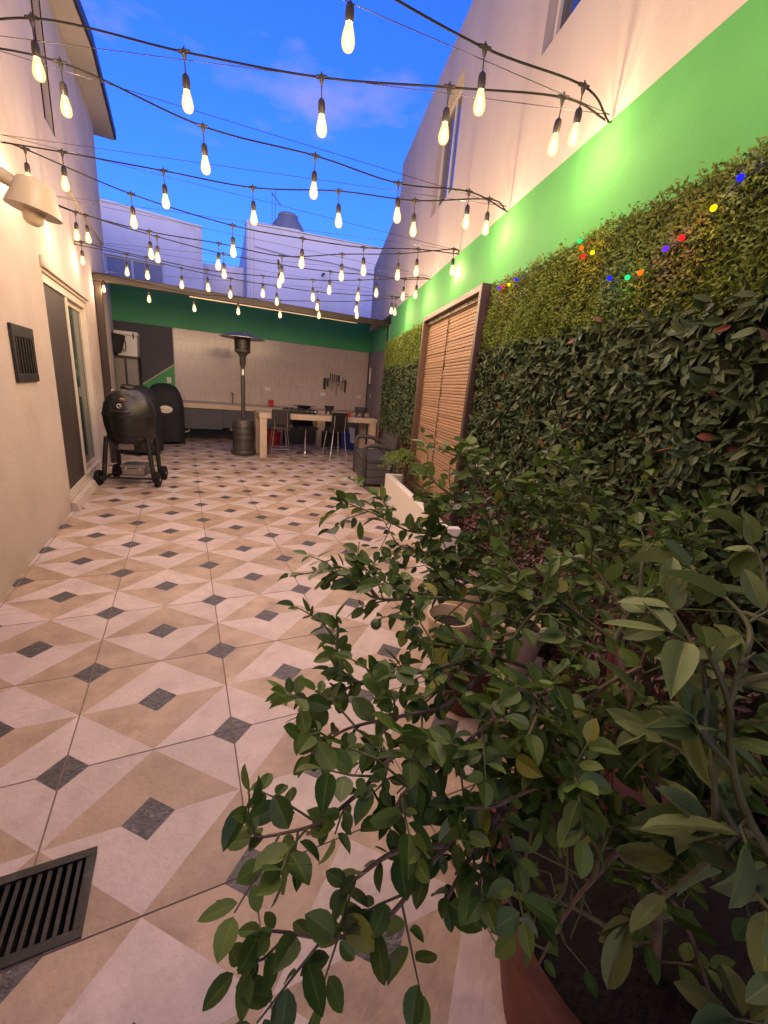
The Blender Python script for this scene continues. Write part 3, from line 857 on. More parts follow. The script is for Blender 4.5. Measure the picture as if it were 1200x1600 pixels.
def wall_leaves(n, s0, s1, z0, z1, depth, lmin, lmax, aspect, down, out, jag_top=0.0, clump=.0):
    s = nrg.uniform(s0, s1, n); z = nrg.uniform(z0, z1, n)
    keep = ~((s > SCR0 + .03) & (s < SCR1 - .03) & (z < 2.28))
    s, z = s[keep], z[keep]; n = len(s)
    lump = .5 + .28 * np.sin(s * 9.1 + z * 3.0) * np.sin(z * 11.3 - s * 2.2) + .22 * np.sin(s * 23.0 + 1.3) * np.sin(z * 19.0 + s * 4)
    nn = .02 + depth * (.25 + .75 * lump) * nrg.uniform(.35, 1.0, n)
    z = z + jag_top * nrg.normal(0, 1, n) * ((z - z0) / (z1 - z0)) ** 3
    P = np.array(E0)[None] + s[:, None] * dirv + nn[:, None] * nrmv + z[:, None] * upv
    a = nrg.uniform(0, 2 * np.pi, n)
    D = (np.cos(a)[:, None] * dirv + (np.sin(a) - down)[:, None] * upv) + nrmv * (out * nrg.uniform(.3, 1.5, n))[:, None]
    N = nrmv[None] * 1.0 + upv[None] * nrg.uniform(0, .9, n)[:, None] + nrg.normal(0, .35, (n, 3))
    L = nrg.uniform(lmin, lmax, n)
    return P, D, N, L, L * aspect * nrg.uniform(.85, 1.15, n), s, z


hd = empty('hedge_panel', W(-1.4, 0, 0), 'artificial hedge covering the garden wall, yellow-green on top, dark leaves below, red-brown at the foot', 'hedge')
mb = MB()
for a, b in ((S_NEAR, SCR0 + .02), (SCR1 - .02, S_FAR)):
    mb = MB(); mb.box(a, b, .002, .022, .02, 2.31, M=MW); mb.build('backing', HEDGE_B, hd)
# top band of small leaflets
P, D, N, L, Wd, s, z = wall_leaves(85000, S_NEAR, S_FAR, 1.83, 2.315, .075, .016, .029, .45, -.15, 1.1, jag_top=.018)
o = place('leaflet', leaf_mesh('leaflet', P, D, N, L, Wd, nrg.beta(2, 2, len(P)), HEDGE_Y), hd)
tag(o, 'small yellow-green leaflets of the top band', kind='stuff')
# dark middle band
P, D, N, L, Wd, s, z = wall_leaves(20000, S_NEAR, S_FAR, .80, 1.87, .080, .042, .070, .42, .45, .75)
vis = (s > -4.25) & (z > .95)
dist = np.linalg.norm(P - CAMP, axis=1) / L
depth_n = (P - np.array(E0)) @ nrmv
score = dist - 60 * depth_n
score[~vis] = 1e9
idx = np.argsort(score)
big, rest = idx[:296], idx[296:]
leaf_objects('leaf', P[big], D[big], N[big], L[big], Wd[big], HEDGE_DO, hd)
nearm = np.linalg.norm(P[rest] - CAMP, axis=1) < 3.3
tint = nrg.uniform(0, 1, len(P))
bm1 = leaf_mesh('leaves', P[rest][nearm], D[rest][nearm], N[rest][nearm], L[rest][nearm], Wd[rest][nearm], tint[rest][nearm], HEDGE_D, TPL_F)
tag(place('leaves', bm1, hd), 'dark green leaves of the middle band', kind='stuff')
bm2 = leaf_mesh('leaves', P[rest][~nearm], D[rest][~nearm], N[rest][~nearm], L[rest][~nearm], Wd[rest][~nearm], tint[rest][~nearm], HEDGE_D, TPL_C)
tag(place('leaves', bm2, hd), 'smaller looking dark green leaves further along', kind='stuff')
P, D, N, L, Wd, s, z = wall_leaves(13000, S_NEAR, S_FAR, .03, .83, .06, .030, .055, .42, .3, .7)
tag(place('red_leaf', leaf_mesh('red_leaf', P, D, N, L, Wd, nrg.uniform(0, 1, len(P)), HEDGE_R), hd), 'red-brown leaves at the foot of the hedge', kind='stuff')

# ------------------------------------------------------------------ bamboo screen standing against the wall
bs = empty('bamboo_screen', W(-1.04, .06, 0), 'bamboo slat screen in a dark wooden frame standing against the hedge wall', 'screen')
zb, ztp = .30, 2.345
mb = MB(); mb.box(SCR0 + .0, SCR0 + .055, .004, .135, zb, ztp, M=MW); mb.build('post', FRAME_W, bs, bevel=.004)
mb = MB(); mb.box(SCR1 - .05, SCR1, .004, .125, zb, ztp, M=MW); mb.build('post', FRAME_F, bs, bevel=.004)
mb = MB(); mb.box(SCR0 + .055, SCR1 - .05, .004, .125, ztp - .05, ztp, M=MW); mb.box(SCR0 + .055, SCR1 - .05, .006, .075, ztp - .09, ztp - .05, M=MW); mb.build('top_rail', FRAME_F, bs, bevel=.004)
mb = MB(); mb.box(SCR0 + .055, SCR1 - .05, .004, .12, zb, zb + .06, M=MW); mb.build('bottom_rail', FRAME_F, bs, bevel=.004)
sm = (SCR0 + SCR1) / 2 + .10
zz = zb + .07
r3 = random.Random(3)
slm = {}
for (a, b) in ((SCR0 + .058, sm - .006), (sm + .006, SCR1 - .053)):
    t_ = MB()
    prof = [(0, -.0142), (.005, -.0105), (.0065, 0), (.005, .0105), (0, .0142)]
    base = [(a, .045 + p, q) for p, q in prof]; top = [(b, .045 + p, q) for p, q in prof]
    t_.prism(base, top, M=MW)
    slm[a] = t_.mesh('slat', BAMBOO)
while zz < ztp - .10:
    for a in slm:
        M = Matrix.Translation(Vector(NRM) * r3.uniform(-.004, .004) + Vector((0, 0, zz + .017 + r3.uniform(-.002, .002))))
        place('slat', slm[a], bs, M)
    zz += .0302
mb = MB(); mb.box(SCR0 + .058, SCR1 - .053, .030, .036, zb + .062, ztp - .092, M=MW); mb.build('cloth_back', CORD, bs)
mb = MB(); mb.tube([W(sm, .06, zb + .08), W(sm, .06, ztp - .09)], .0035, 6); mb.build('cord', CORD, bs)

# ------------------------------------------------------------------ coloured fairy lights on the hedge top
FL = [(-4.066, 2.204, 'b'), (-3.993, 2.146, 'y'), (-3.885, 2.09, 'r'), (-3.818, 2.073, 'v'), (-3.709, 2.015, 'o'), (-3.637, 2.014, 'g'), (-3.517, 2.037, 'b'),
      (-3.345, 2.185, 'y'), (-3.27, 2.188, 'r'), (-3.244, 2.232, 'o'), (-3.215, 2.271, 'g'), (-2.541, 2.241, 'b'), (-2.442, 2.231, 'y'), (-2.342, 2.235, 'r'), (-2.276, 2.244, 'v')]
FC = {'b': (.012, .012, 1), 'y': (1, .62, .004), 'r': (1, .012, .012), 'o': (1, .11, .006), 'g': (.006, .7, .15), 'v': (.10, .014, 1)}
FM = {k: glow_mat('fairy_glow', v, 0.30) for k, v in FC.items()}
fy = empty('fairy_lights', W(-3.3, .12, 2.2), 'string of small coloured fairy lights lying along the hedge top', 'fairy lights')
pts = [W(-4.4, .05, 2.30)] + [W(s_, .112, z_) for s_, z_, _ in FL] + [W(-2.15, .06, 2.30)]
mb = MB(); mb.tube(catmull(pts, 5), .0022, 5); mb.build('cable', BLACK_RUB, fy)
bmesh_ = {}
for s_, z_, c in FL:
    if c not in bmesh_:
        t_ = MB(); t_.lathe([(0, -.0105), (.0075, -.0075), (.0105, 0), (.008, .0075), (0, .0108)], 12); bmesh_[c] = t_.mesh('fairy_bulb', FM[c], smooth=True)
    p = W(s_, .128, z_)
    ob = place('fairy_bulb', bmesh_[c], fy, Matrix.Translation(p))
    ld = bpy.data.lights.new('fairy_glow', 'POINT'); ld.energy = .07; ld.color = FC[c]; ld.shadow_soft_size = .008
    lo = link(bpy.data.objects.new('fairy_glow', ld)); lo.location = p + NRM * .022; adopt(lo, fy)

# ------------------------------------------------------------------ festoon strings across the patio
LAn = [(-1.09, 2.25, 2.92), (-1.09, 3.35, 2.92), (-1.09, 4.44, 2.93), (-1.09, 5.55, 2.92), (-1.09, 6.69, 2.82), (-1.09, 7.74, 2.70), (-1.09, 1.0, 2.92)]
RAn = [tuple(W(s_, .012, 2.85)) for s_ in (-3.08, -1.94, -.84, .21, 1.33, -4.2)]
STR = [  # first two strings are unseen additions that carry on the zigzag and brighten the foreground
 (0, 5, [(-.50, 1.92, 2.76), (.07, 1.62, 2.73), (.64, 1.33, 2.72), (1.20, 1.04, 2.74)], 'added string overhead above the camera, out of view, lighting the foreground'),
 (6, 5, [(-.50, .95, 2.76), (.07, .90, 2.73), (.64, .85, 2.72), (1.20, .80, 2.75)], 'added string overhead behind the camera, out of view, lighting the foreground'),
 (0, 0, [(-.55, 2.20, 2.83), (.06, 2.12, 2.87), (0.664, 2.043, 2.797), (1.264, 1.972, 2.737), (1.806, 1.908, 2.742)], 'nearest string of warm bulbs, crossing the very top of the view'),
 (1, 0, [(-0.581, 3.108, 2.83), (0.076, 2.796, 2.758), (0.684, 2.507, 2.711), (1.254, 2.236, 2.721), (1.766, 1.993, 2.725)], 'string of five large warm bulbs sharing its right hook with the top string'),
 (1, 1, [(-0.512, 3.288, 2.776), (0.173, 3.214, 2.664), (0.834, 3.143, 2.668), (1.405, 3.082, 2.639), (1.95, 3.024, 2.703)], 'string of five warm bulbs against the open sky below the two top strings'),
 (2, 1, [(-0.711, 4.277, 2.706), (-0.061, 3.997, 2.66), (0.53, 3.743, 2.617), (1.112, 3.493, 2.655), (1.638, 3.267, 2.649), (2.15, 3.046, 2.71)], 'string of six warm bulbs from above the beige lamp to the second right hook'),
 (2, 2, [(-0.958, 4.426, 2.715), (-0.304, 4.356, 2.572), (0.44, 4.277, 2.496), (1.027, 4.215, 2.504), (1.591, 4.155, 2.532), (2.137, 4.096, 2.613)], 'string with a bulb hidden behind the beige wall lamp, crossing under the water tank'),
 (3, 2, [(-0.853, 5.453, 2.641), (-0.234, 5.199, 2.547), (0.38, 4.948, 2.509), (0.946, 4.716, 2.458), (1.496, 4.491, 2.532), (2.022, 4.275, 2.591), (2.525, 4.069, 2.684)], 'string whose last bulb hangs before the green wall just left of the third right hook'),
 (3, 3, [(-0.786, 5.512, 2.648), (-0.176, 5.437, 2.574), (0.455, 5.359, 2.523), (1.033, 5.288, 2.515), (1.605, 5.217, 2.533), (2.164, 5.148, 2.579), (2.517, 5.105, 2.593)], 'string of seven small bulbs from behind the beige lamp to the fourth right hook'),
 (4, 3, [(-1.017, 6.66, 2.644), (-0.329, 6.375, 2.556), (0.323, 6.106, 2.488), (0.948, 5.848, 2.486), (1.509, 5.616, 2.499), (2.038, 5.397, 2.552), (2.702, 5.122, 2.647)], 'string starting just above the sliding door and meeting the fourth right hook'),
 (4, 4, [(-0.557, 6.621, 2.596), (0.049, 6.543, 2.542), (0.633, 6.468, 2.512), (1.217, 6.393, 2.507), (1.777, 6.321, 2.517), (2.341, 6.248, 2.559), (2.866, 6.181, 2.611)], 'string of seven bulbs seen just along the brown kitchen beam'),
 (5, 4, [(-0.958, 7.7, 2.512), (-0.382, 7.481, 2.439), (0.193, 7.263, 2.379), (0.783, 7.039, 2.397), (1.348, 6.824, 2.411), (1.885, 6.62, 2.457), (2.42, 6.417, 2.511), (2.948, 6.216, 2.61)], 'lowest farthest string, its bulbs seen against the dark green kitchen wall')]
h_ = MB()
h_.lathe([(.0, .012), (.011, .010), (.013, -.004), (.009, -.020), (.0045, -.034)], 10)
h_.tube([(-.028, 0, .002), (.028, 0, .002)], .0085, 8)
h_.tube([(0, 0, .010), (0, 0, .022)], .004, 6)
h_.tube([(0, 0, -.03), (0, 0, -.085)], .0032, 6)
h_.lathe([(.004, -.080), (.0145, -.090), (.0175, -.100), (.0185, -.125), (.0165, -.140), (.0150, -.147), (0.0, -.147)], 12)
HOLD = h_.mesh('lamp_holder', BLACK_SOCK, smooth=True)
b_ = MB()
b_.lathe([(.0135, -.146), (.0165, -.158), (.0222, -.178), (.0262, -.197), (.0272, -.209), (.0250, -.223), (.0185, -.234), (.0090, -.239), (0, -.240)], 14)
BULBM = b_.mesh('light_bulb', BULB, smooth=True)
f_ = MB(); f_.tube([(-.006, 0, -.17), (-.007, 0, -.225), (0, .004, -.232), (.007, 0, -.225), (.006, 0, -.17)], .0016, 5)
FILM = f_.mesh('filament', FILAMENT)
BULB_W = 3.4
rb = random.Random(8)
for li, ri, nodes, lab in STR:
    A, B = Vector(LAn[li]), Vector(RAn[ri])
    st = empty('string_light', (A + B) / 2, lab, 'string lights', 'warm bulb strings zigzagging over the patio')
    pts = [A] + [Vector(q) + Vector((0, 0, .205)) for q in nodes] + [B]
    mb = MB(); mb.tube(catmull(pts, 10), .0049, 7); mb.build('cable', BLACK_RUB, st, smooth=True)
    mb = MB(); mb.tube([A + Vector((0, 0, .045)), B + Vector((0, 0, .03))], .0019, 5); mb.build('support_wire', WIRE, st)
    yaw = math.atan2(B.y - A.y, B.x - A.x)
    for q in nodes:
        M = Matrix.Translation(Vector(q) + Vector((0, 0, .205))) @ Matrix.Rotation(yaw, 4, 'Z') @ Matrix.Rotation(rb.uniform(-.05, .05), 4, 'X') @ Matrix.Rotation(rb.uniform(-.05, .05), 4, 'Y')
        ho = place('lamp_holder', HOLD, st, M)
        bo = place('light_bulb', BULBM, ho, M)
        fo = place('filament', FILM, ho, M)
        ld = bpy.data.lights.new('bulb_light', 'POINT'); ld.energy = BULB_W * rb.uniform(.85, 1.1); ld.color = (1.0, .74, .51); ld.shadow_soft_size = .016
        lo = link(bpy.data.objects.new('bulb_light', ld)); lo.location = M @ Vector((0, 0, -.206)); adopt(lo, ho)
HL = ['steel hook on the left wall holding the nearest string, out past the view edge', 'steel hook on the left wall where the second and third strings meet',
      'steel hook on the left wall above the beige wall lamp', 'steel hook on the left wall just beyond the beige wall lamp', 'steel hook on the left wall above the sliding door',
      'steel hook on the left wall by the brown kitchen beam', 'steel hook on the left wall beside the camera, out of view', 'first and nearest steel hook on the green wall edge, holding the top two strings', 'second steel hook along the green wall, before the tall neighbour window',
      'third steel hook along the green wall, above the bamboo screen', 'fourth steel hook along the green wall, past the bamboo screen', 'farthest steel hook on the green wall near the kitchen roof', 'steel hook on the green wall edge beside the camera, out of view']
for k, A in enumerate(LAn[:] + RAn):
    t_ = MB()
    d_ = Vector((-1, 0, 0)) if A[0] < 0 else -NRM
    t_.tube([Vector(A) + d_ * .02, Vector(A) - d_ * .012, Vector(A) - d_ * .02 + Vector((0, 0, .012))], .004, 6)
    tag(t_.build('wall_hook', WIRE), HL[k], 'hook', 'hooks of the string lights')

# ------------------------------------------------------------------ wall lamp on the left house
wl = empty('wall_lamp', (XL, 3.70, 2.50), 'beige enamel wall lamp with a frosted globe bulb on the left house', 'wall lamp')
ML = Matrix.Translation((-.80, 3.71, 2.355)) @ Matrix.Rotation(R(10), 4, 'Y')
mb = MB()
mb.lathe([(.145, .0), (.142, .012), (.118, .085), (.100, .150), (.090, .165), (.045, .178), (0, .180)], 32, M=ML)
mb.build('shade', BEIGE_E, wl, smooth=True)
mb = MB(); mb.lathe([(.138, .002), (.112, .080), (.09, .15), (0, .155)], 32, M=ML); mb.build('shade_lining', STEEL, wl, smooth=True)
mb = MB(); mb.lathe([(.02, .12), (.03, .06), (.05, .02), (.058, -.02), (.05, -.055), (.03, -.075), (0, -.08)], 20, M=ML); mb.build('globe_bulb', FROST, wl, smooth=True)
mb = MB(); mb.tube([(XL, 3.71, 2.56), (-.99, 3.71, 2.545), (-.875, 3.71, 2.49)], [.05, .045, .038], 12); mb.lathe([(.075, 0), (.075, .02), (.05, .03)], 20, M=Matrix.Translation((XL, 3.71, 2.56)) @ Matrix.Rotation(R(90), 4, 'Y'))
mb.build('arm', BEIGE_E, wl, smooth=True)

# ------------------------------------------------------------------ kitchen counter, table and what stands on them
ct = empty('kitchen_counter', (2.2, 10.8, 0), 'long sandy stone counter with a grey front along the tiled kitchen wall', 'counter')
mb = MB(); mb.box(-.05, 4.60, 10.33, YB - .015, .755, .858); mb.build('countertop', STONE_T, ct, bevel=.006)
mb = MB(); mb.box(-.03, .78, 10.37, 10.45, .30, .752); mb.build('front_panel', GREY_P, ct, bevel=.004)
mb = MB(); mb.box(.784, 2.02, 10.37, 10.45, .34, .752); mb.build('front_panel', GREY_P, ct, bevel=.004)
mb = MB(); mb.box(2.03, 2.16, 10.36, 10.9, 0, .752); mb.build('leg', GREY_W, ct, bevel=.004)
mb = MB(); mb.box(3.02, 3.22, 10.36, 10.9, 0, .752); mb.build('leg', STONE_T, ct, bevel=.004)
mb = MB(); mb.box(3.85, 4.5, 10.42, 10.9, .03, .752); mb.build('cupboard_front', GREY_P, ct, bevel=.004)
mb = MB(); mb.box(-.05, .10, YB - .25, YB - .02, 0, .752); mb.build('leg', GREY_P, ct)
mb = MB(); mb.box(.45, 1.55, 10.55, 11.1, .860, .863); mb.build('sink_rim', STEEL, ct)
mb = MB(); mb.tube(catmull([(1.09, 11.18, .86), (1.09, 11.18, 1.06), (1.07, 11.12, 1.13), (1.04, 11.0, 1.12)], 5), .014, 8); mb.tube([(1.09, 11.18, 1.06), (1.14, 11.2, 1.10)], .009, 6)
tag(mb.build('tap', CHROME, None, smooth=True), 'chrome tap behind the sink of the long counter', 'tap')
mb = MB(); mb.tube([(.08, 10.6, .42), (.08, 10.6, .22), (.0, 10.55, .2)], .022, 8); mb.tube([(1.05, 10.55, .36), (.96, 10.5, .28)], .03, 8)
mb.build('drain_pipe', WHITE_PL, ct, smooth=True)

tb = empty('stone_table', (2.5, 8.8, 0), 'long sandy stone bar table on thick square legs', 'table')
TY0, TY1 = 8.40, 9.10
mb = MB(); mb.box(1.30, 3.78, TY0, TY1, .768, .872); mb.build('tabletop', STONE_T, tb, bevel=.007)
for (xa, ya, wx) in ((1.31, TY0 + .01, .135), (3.635, TY0 + .01, .135), (1.31, TY1 - .14, .135), (3.635, TY1 - .14, .135)):
    mb = MB(); mb.box(xa, xa + wx, ya, ya + .13, 0, .768); mb.build('leg', STONE_T, tb, bevel=.006)

# high stools
def stool(loc, rz, label):
    st = empty('bar_stool', (0, 0, 0), label, 'bar stool', 'bar stools at the stone table')
    mb = MB(); mb.box(-.185, .185, -.18, .18, .565, .60); mb.box(-.175, .175, -.17, .17, .601, .625); mb.build('seat', SEAT_BK, st, bevel=.012)
    mb = MB()
    q = [(-.175, -.205, .66), (.175, -.205, .66), (.175, -.225, .965), (-.175, -.225, .965)]
    mb.prism([(x, y, z) for x, y, z in q], [(x * 1.0, y + .035, z) for x, y, z in q]); mb.build('backrest', SEAT_BK, st, bevel=.012)
    for s in (-1, 1):
        mb = MB(); mb.tube(catmull([(s * .12, -.237, .90), (s * .12, -.222, .70), (s * .125, -.195, .56), (s * .19, -.235, 0)], 4), .011, 8); mb.build('leg', CHROME, st, smooth=True)
        mb = MB(); mb.tube([(s * .13, .15, .565), (s * .19, .215, 0)], .011, 8); mb.build('leg', CHROME, st, smooth=True)
    mb = MB()
    p = [(-.173, -.222, .20), (.173, -.222, .20), (.173, .195, .20), (-.173, .195, .20), (-.173, -.222, .20)]
    for a, b in zip(p[:-1], p[1:]): mb.tube([a, b], .008, 6)
    mb.build('foot_ring', CHROME, st)
    M = Matrix.Translation(Vector(loc)) @ Matrix.Rotation(rz, 4, 'Z')
    st.matrix_basis = M
    return st


s0_ = stool((1.70, 8.47, 0), R(-4), 'black backed bar stool with chrome legs near the left end of the stone table')
copy_tree(s0_, Matrix.Translation((2.86, 8.47, 0)) @ Matrix.Rotation(R(5), 4, 'Z'), 'black backed bar stool with chrome legs right of the middle of the stone table')
s3 = empty('swivel_stool', (2.36, 8.98, 0), 'black swivel stool on a single chrome post behind the stone table', 'bar stool')
mb = MB(); mb.lathe([(.20, 0), (.20, .008), (.16, .018), (.04, .035), (.035, .05), (0, .05)], 24, M=Matrix.Translation((2.36, 8.98, 0))); mb.build('base', CHROME, s3, smooth=True)
mb = MB(); mb.tube([(2.36, 8.98, .04), (2.36, 8.98, .36)], .028, 12); mb.tube([(2.36, 8.98, .36), (2.36, 8.98, .55)], .018, 12); mb.build('post', CHROME, s3, smooth=True)
mb = MB()
prof = [(-.19, .56), (.17, .54), (.21, .56), (.23, .60)]
mb.prism([(2.14, 8.80, .54), (2.58, 8.80, .54), (2.58, 9.20, .55), (2.14, 9.20, .55)], [(2.13, 8.80, .59), (2.59, 8.80, .59), (2.59, 9.22, .60), (2.13, 9.22, .60)])
mb.prism([(2.13, 9.17, .60), (2.59, 9.17, .60), (2.59, 9.22, .60), (2.13, 9.22, .60)], [(2.12, 9.23, .74), (2.52, 9.23, .74), (2.52, 9.27, .74), (2.12, 9.27, .74)])
mb.build('seat', SEAT_BK, s3, bevel=.02)

# black gas griddle with a pan
gd = empty('camping_stove', (2.15, 8.85, .872), 'low black camping stove on the stone table', 'stove')
mb = MB(); mb.box(1.86, 2.52, 8.66, 9.0, .895, .955); mb.build('body', CAST, gd, bevel=.008)
mb = MB()
for k in range(5): mb.box(1.90 + k * .13, 1.915 + k * .13, 8.69, 8.97, .9555, .970)
mb.build('pan_support', IRON, gd)
for xk in (2.30, 2.40, 2.47):
    mb = MB(); mb.lathe([(.018, 0), (.016, .02), (0, .021)], 12, M=Matrix.Translation((xk, 8.66, .925)) @ Matrix.Rotation(R(90), 4, 'X')); mb.build('knob', STEEL if xk < 2.45 else WHITE_PL, gd)
for xk, yk in ((1.9, 8.7), (2.48, 8.7), (1.9, 8.96), (2.48, 8.96)):
    mb = MB(); mb.lathe([(.016, .872), (.016, .895)], 10, M=Matrix.Translation((xk, yk, 0))); mb.build('foot', DARK_P, gd)
pn_ = empty('frying_pan', (2.27, 8.83, .972), 'black iron pan resting on the camping stove', 'pan')
mb = MB(); MP = Matrix.Translation((2.27, 8.83, .9715))
mb.lathe([(0, 0), (.10, 0), (.165, .055), (.172, .060), (.160, .055), (.095, .008), (0, .008)], 24, M=MP); mb.build('bowl', CAST, pn_, smooth=True)
mb = MB(); mb.box(-.035, .035, .168, .24, .045, .060, M=MP @ Matrix.Rotation(R(80), 4, 'Z')); mb.box(-.035, .035, .168, .24, .045, .060, M=MP @ Matrix.Rotation(R(-100), 4, 'Z')); mb.build('handle', CAST, pn_, bevel=.005)


def mortar(loc, r, h, label, material):
    t = empty('stone_mortar', loc, label, 'mortar')
    M = Matrix.Translation(Vector(loc))
    b = MB(); b.lathe([(0, h * .42), (r * .62, h * .40), (r * .86, h * .62), (r, h), (r * .90, h), (r * .72, h * .66), (0, h * .52)], 20, M=M); b.build('bowl', material, t, smooth=True)
    for k in range(3):
        a = R(30 + 120 * k)
        q = MB(); q.tube([(loc[0] + math.cos(a) * r * .52, loc[1] + math.sin(a) * r * .52, loc[2] + h * .5), (loc[0] + math.cos(a) * r * .72, loc[1] + math.sin(a) * r * .72, loc[2])], [r * .24, r * .13], 10); q.build('leg', material, t, smooth=True)
    return t


mortar((3.46, 8.60, .872), .145, .215, 'large grey stone mortar on three legs at the right end of the stone table', LAVA)
mortar((2.86, 8.95, .872), .105, .185, 'small dark stone mortar near the back edge of the stone table', CAST)
mg = empty('red_mug', (3.17, 8.55, .872), 'red mug on the stone table between the stool and the large mortar', 'mug')
mb = MB(); mb.lathe([(0, 0), (.038, 0), (.040, .085), (.036, .085), (.034, .008), (0, .008)], 18, M=Matrix.Translation((3.17, 8.55, .8725))); mb.build('cup', RED_P, mg, smooth=True)
mb = MB(); mb.tube(catmull([(3.13, 8.55, .94), (3.105, 8.55, .935), (3.10, 8.55, .91), (3.132, 8.55, .895)], 4), .006, 6); mb.build('handle', RED_P, mg)
rb_ = empty('red_canister', (1.97, 10.9, .86), 'red canister on the long counter beside the heater pole', 'canister')
mb = MB(); mb.box(1.91, 2.03, 10.86, 10.97, .8605, .985); mb.build('body', RED_P, rb_, bevel=.012)
mb = MB(); mb.box(1.905, 2.035, 10.855, 10.975, .986, 1.015); mb.build('lid', RED_P, rb_, bevel=.008)

# things stored under the counter
rc = empty('red_bucket', (1.86, 9.95, 0), 'red plastic bucket on the floor behind the table leg', 'bucket')
mb = MB(); mb.lathe([(0, .005), (.13, .005), (.165, .33), (.178, .33), (.178, .35), (.16, .35), (.125, .02), (0, .02)], 24, M=Matrix.Translation((1.86, 9.95, 0))); mb.build('body', RED_P, rc, smooth=True)
mb = MB(); mb.tube(catmull([(1.695, 9.95, .33), (1.70, 9.90, .25), (1.86, 9.80, .20), (2.02, 9.90, .25), (2.025, 9.95, .33)], 5), .004, 6); mb.build('handle', STEEL, rc)
db = empty('storage_bin', (2.62, 10.6, 0), 'long dark storage bin under the counter between its legs', 'storage bin')
mb = MB(); mb.prism([(2.22, 10.45, .003), (2.98, 10.45, .003), (2.98, 10.85, .003), (2.22, 10.85, .003)], [(2.19, 10.42, .42), (3.0, 10.42, .42), (3.0, 10.88, .42), (2.19, 10.88, .42)]); mb.build('body', DARK_P, db, bevel=.01)
mb = MB(); mb.box(2.185, 3.005, 10.41, 10.89, .422, .455); mb.build('lid', GREY_W, db, bevel=.008)
bg_ = empty('blue_bag', (3.62, 9.75, 0), 'blue and white shopping bag on the floor behind the stone table', 'bag')
mb = MB(); mb.prism([(3.46, 9.66, .003), (3.80, 9.66, .003), (3.80, 9.90, .003), (3.46, 9.90, .003)], [(3.43, 9.70, .40), (3.66, 9.72, .42), (3.66, 9.84, .42), (3.43, 9.86, .40)]); mb.build('body', BLUE_P, bg_, bevel=.02)
mb = MB(); mb.prism([(3.665, 9.68, .18), (3.80, 9.68, .15), (3.80, 9.86, .15), (3.665, 9.86, .18)], [(3.67, 9.72, .54), (3.79, 9.72, .52), (3.79, 9.82, .52), (3.67, 9.82, .54)]); mb.build('packet', WHITE_PL, bg_, bevel=.015)
mb = MB(); mb.tube(catmull([(3.48, 9.75, .40), (3.50, 9.74, .50), (3.58, 9.74, .50), (3.62, 9.75, .41)], 4), .008, 6); mb.build('handle', BLUE_P, bg_)
bb = empty('black_crate', (3.25, 9.95, 0), 'black plastic crate on the floor left of the blue bag', 'crate')
mb = MB()
holed(mb, [3.06, 3.44], [.003, .37], [(3.10 + .11 * k, 3.17 + .11 * k, .20, .32) for k in range(3)], lambda u, v, d: (u, d, v), 9.78, 9.795)
mb.box(3.06, 3.44, 9.796, 10.1, .003, .36); mb.build('body', DARK_P, bb)
mb = MB(); mb.box(3.05, 3.45, 9.77, 10.11, .371, .395); mb.build('rim', DARK_P, bb, bevel=.006)

# knives on a magnetic strip
kr = empty('knife_rack', (3.75, YB - .02, 1.55), 'magnetic strip with a row of dark handled knives and tools on the tiled wall', 'knife rack')
mb = MB(); mb.box(3.42, 4.10, YB - .035, YB - .013, 1.585, 1.625); mb.build('strip', STEEL, kr)
kn = [(3.45, .075, 0, .30, 1), (3.535, .05, 0, .22, 1), (3.60, .022, .20, .22, 0), (3.665, .026, .20, .26, 0), (3.725, .022, .19, .18, 0), (3.785, .024, .17, .40, 0), (3.845, .05, .17, .14, 0), (3.91, .02, .16, .24, 2), (3.965, .018, .12, .26, 0), (4.035, .045, 0, .34, 1)]
for (x, w_, up_, dn_, k) in kn:
    mb = MB()
    if k == 1:
        mb.prism([(x - w_ / 2, YB - .05, 1.66 - dn_ * .9), (x + w_ / 2, YB - .05, 1.66 - dn_), (x + w_ / 2, YB - .037, 1.66 - dn_), (x - w_ / 2, YB - .037, 1.66 - dn_ * .9)],
                 [(x - w_ / 2, YB - .05, 1.66), (x + w_ / 2, YB - .05, 1.68), (x + w_ / 2, YB - .037, 1.68), (x - w_ / 2, YB - .037, 1.66)])
        mb.build('knife', DARK_P, kr)
    else:
        mb.prism([(x - w_ * .35, YB - .045, 1.60 - dn_), (x + w_ * .5, YB - .045, 1.60 - dn_ * .8), (x + w_ * .5, YB - .038, 1.60 - dn_ * .8), (x - w_ * .35, YB - .038, 1.60 - dn_)],
                 [(x - w_ * .5, YB - .045, 1.61), (x + w_ * .5, YB - .045, 1.61), (x + w_ * .5, YB - .038, 1.61), (x - w_ * .5, YB - .038, 1.61)])
        ob = mb.build('knife', STEEL, kr)
        mb = MB(); mb.box(x - w_ * .5, x + w_ * .5, YB - .052, YB - .036, 1.612, 1.60 + up_); mb.build('handle', SEAT_BK if k == 0 else WHITE_PL, ob, bevel=.003)
for (x, z, lab) in ((1.957, 1.262, 'white double socket plate on the tiled wall above the red canister'), (3.42, 1.243, 'white double socket plate on the tiled wall below the knives'), (4.465, 1.25, 'white double socket plate on the tiled wall near its right edge'), (-.29, 1.287, 'white switch plate on the dark green wall panel above the covered grills')):
    so = empty('wall_socket', (x, YB - .014, z), lab, 'wall socket')
    hw, hh = (.07, .04) if x > 0 else (.045, .065)
    mb = MB(); mb.box(x - hw, x + hw, YB - .026, YB - .0145, z - hh, z + hh); mb.build('plate', WHITE_PL, so, bevel=.004)
    for k in (-1, 1):
        dx, dz = (k * hw * .45, 0) if x > 0 else (0, k * hh * .45)
        mb = MB(); mb.box(x + dx - .018, x + dx + .018, YB - .029, YB - .0262, z + dz - .02, z + dz + .02); mb.build('outlet', BADGE, so, bevel=.002)

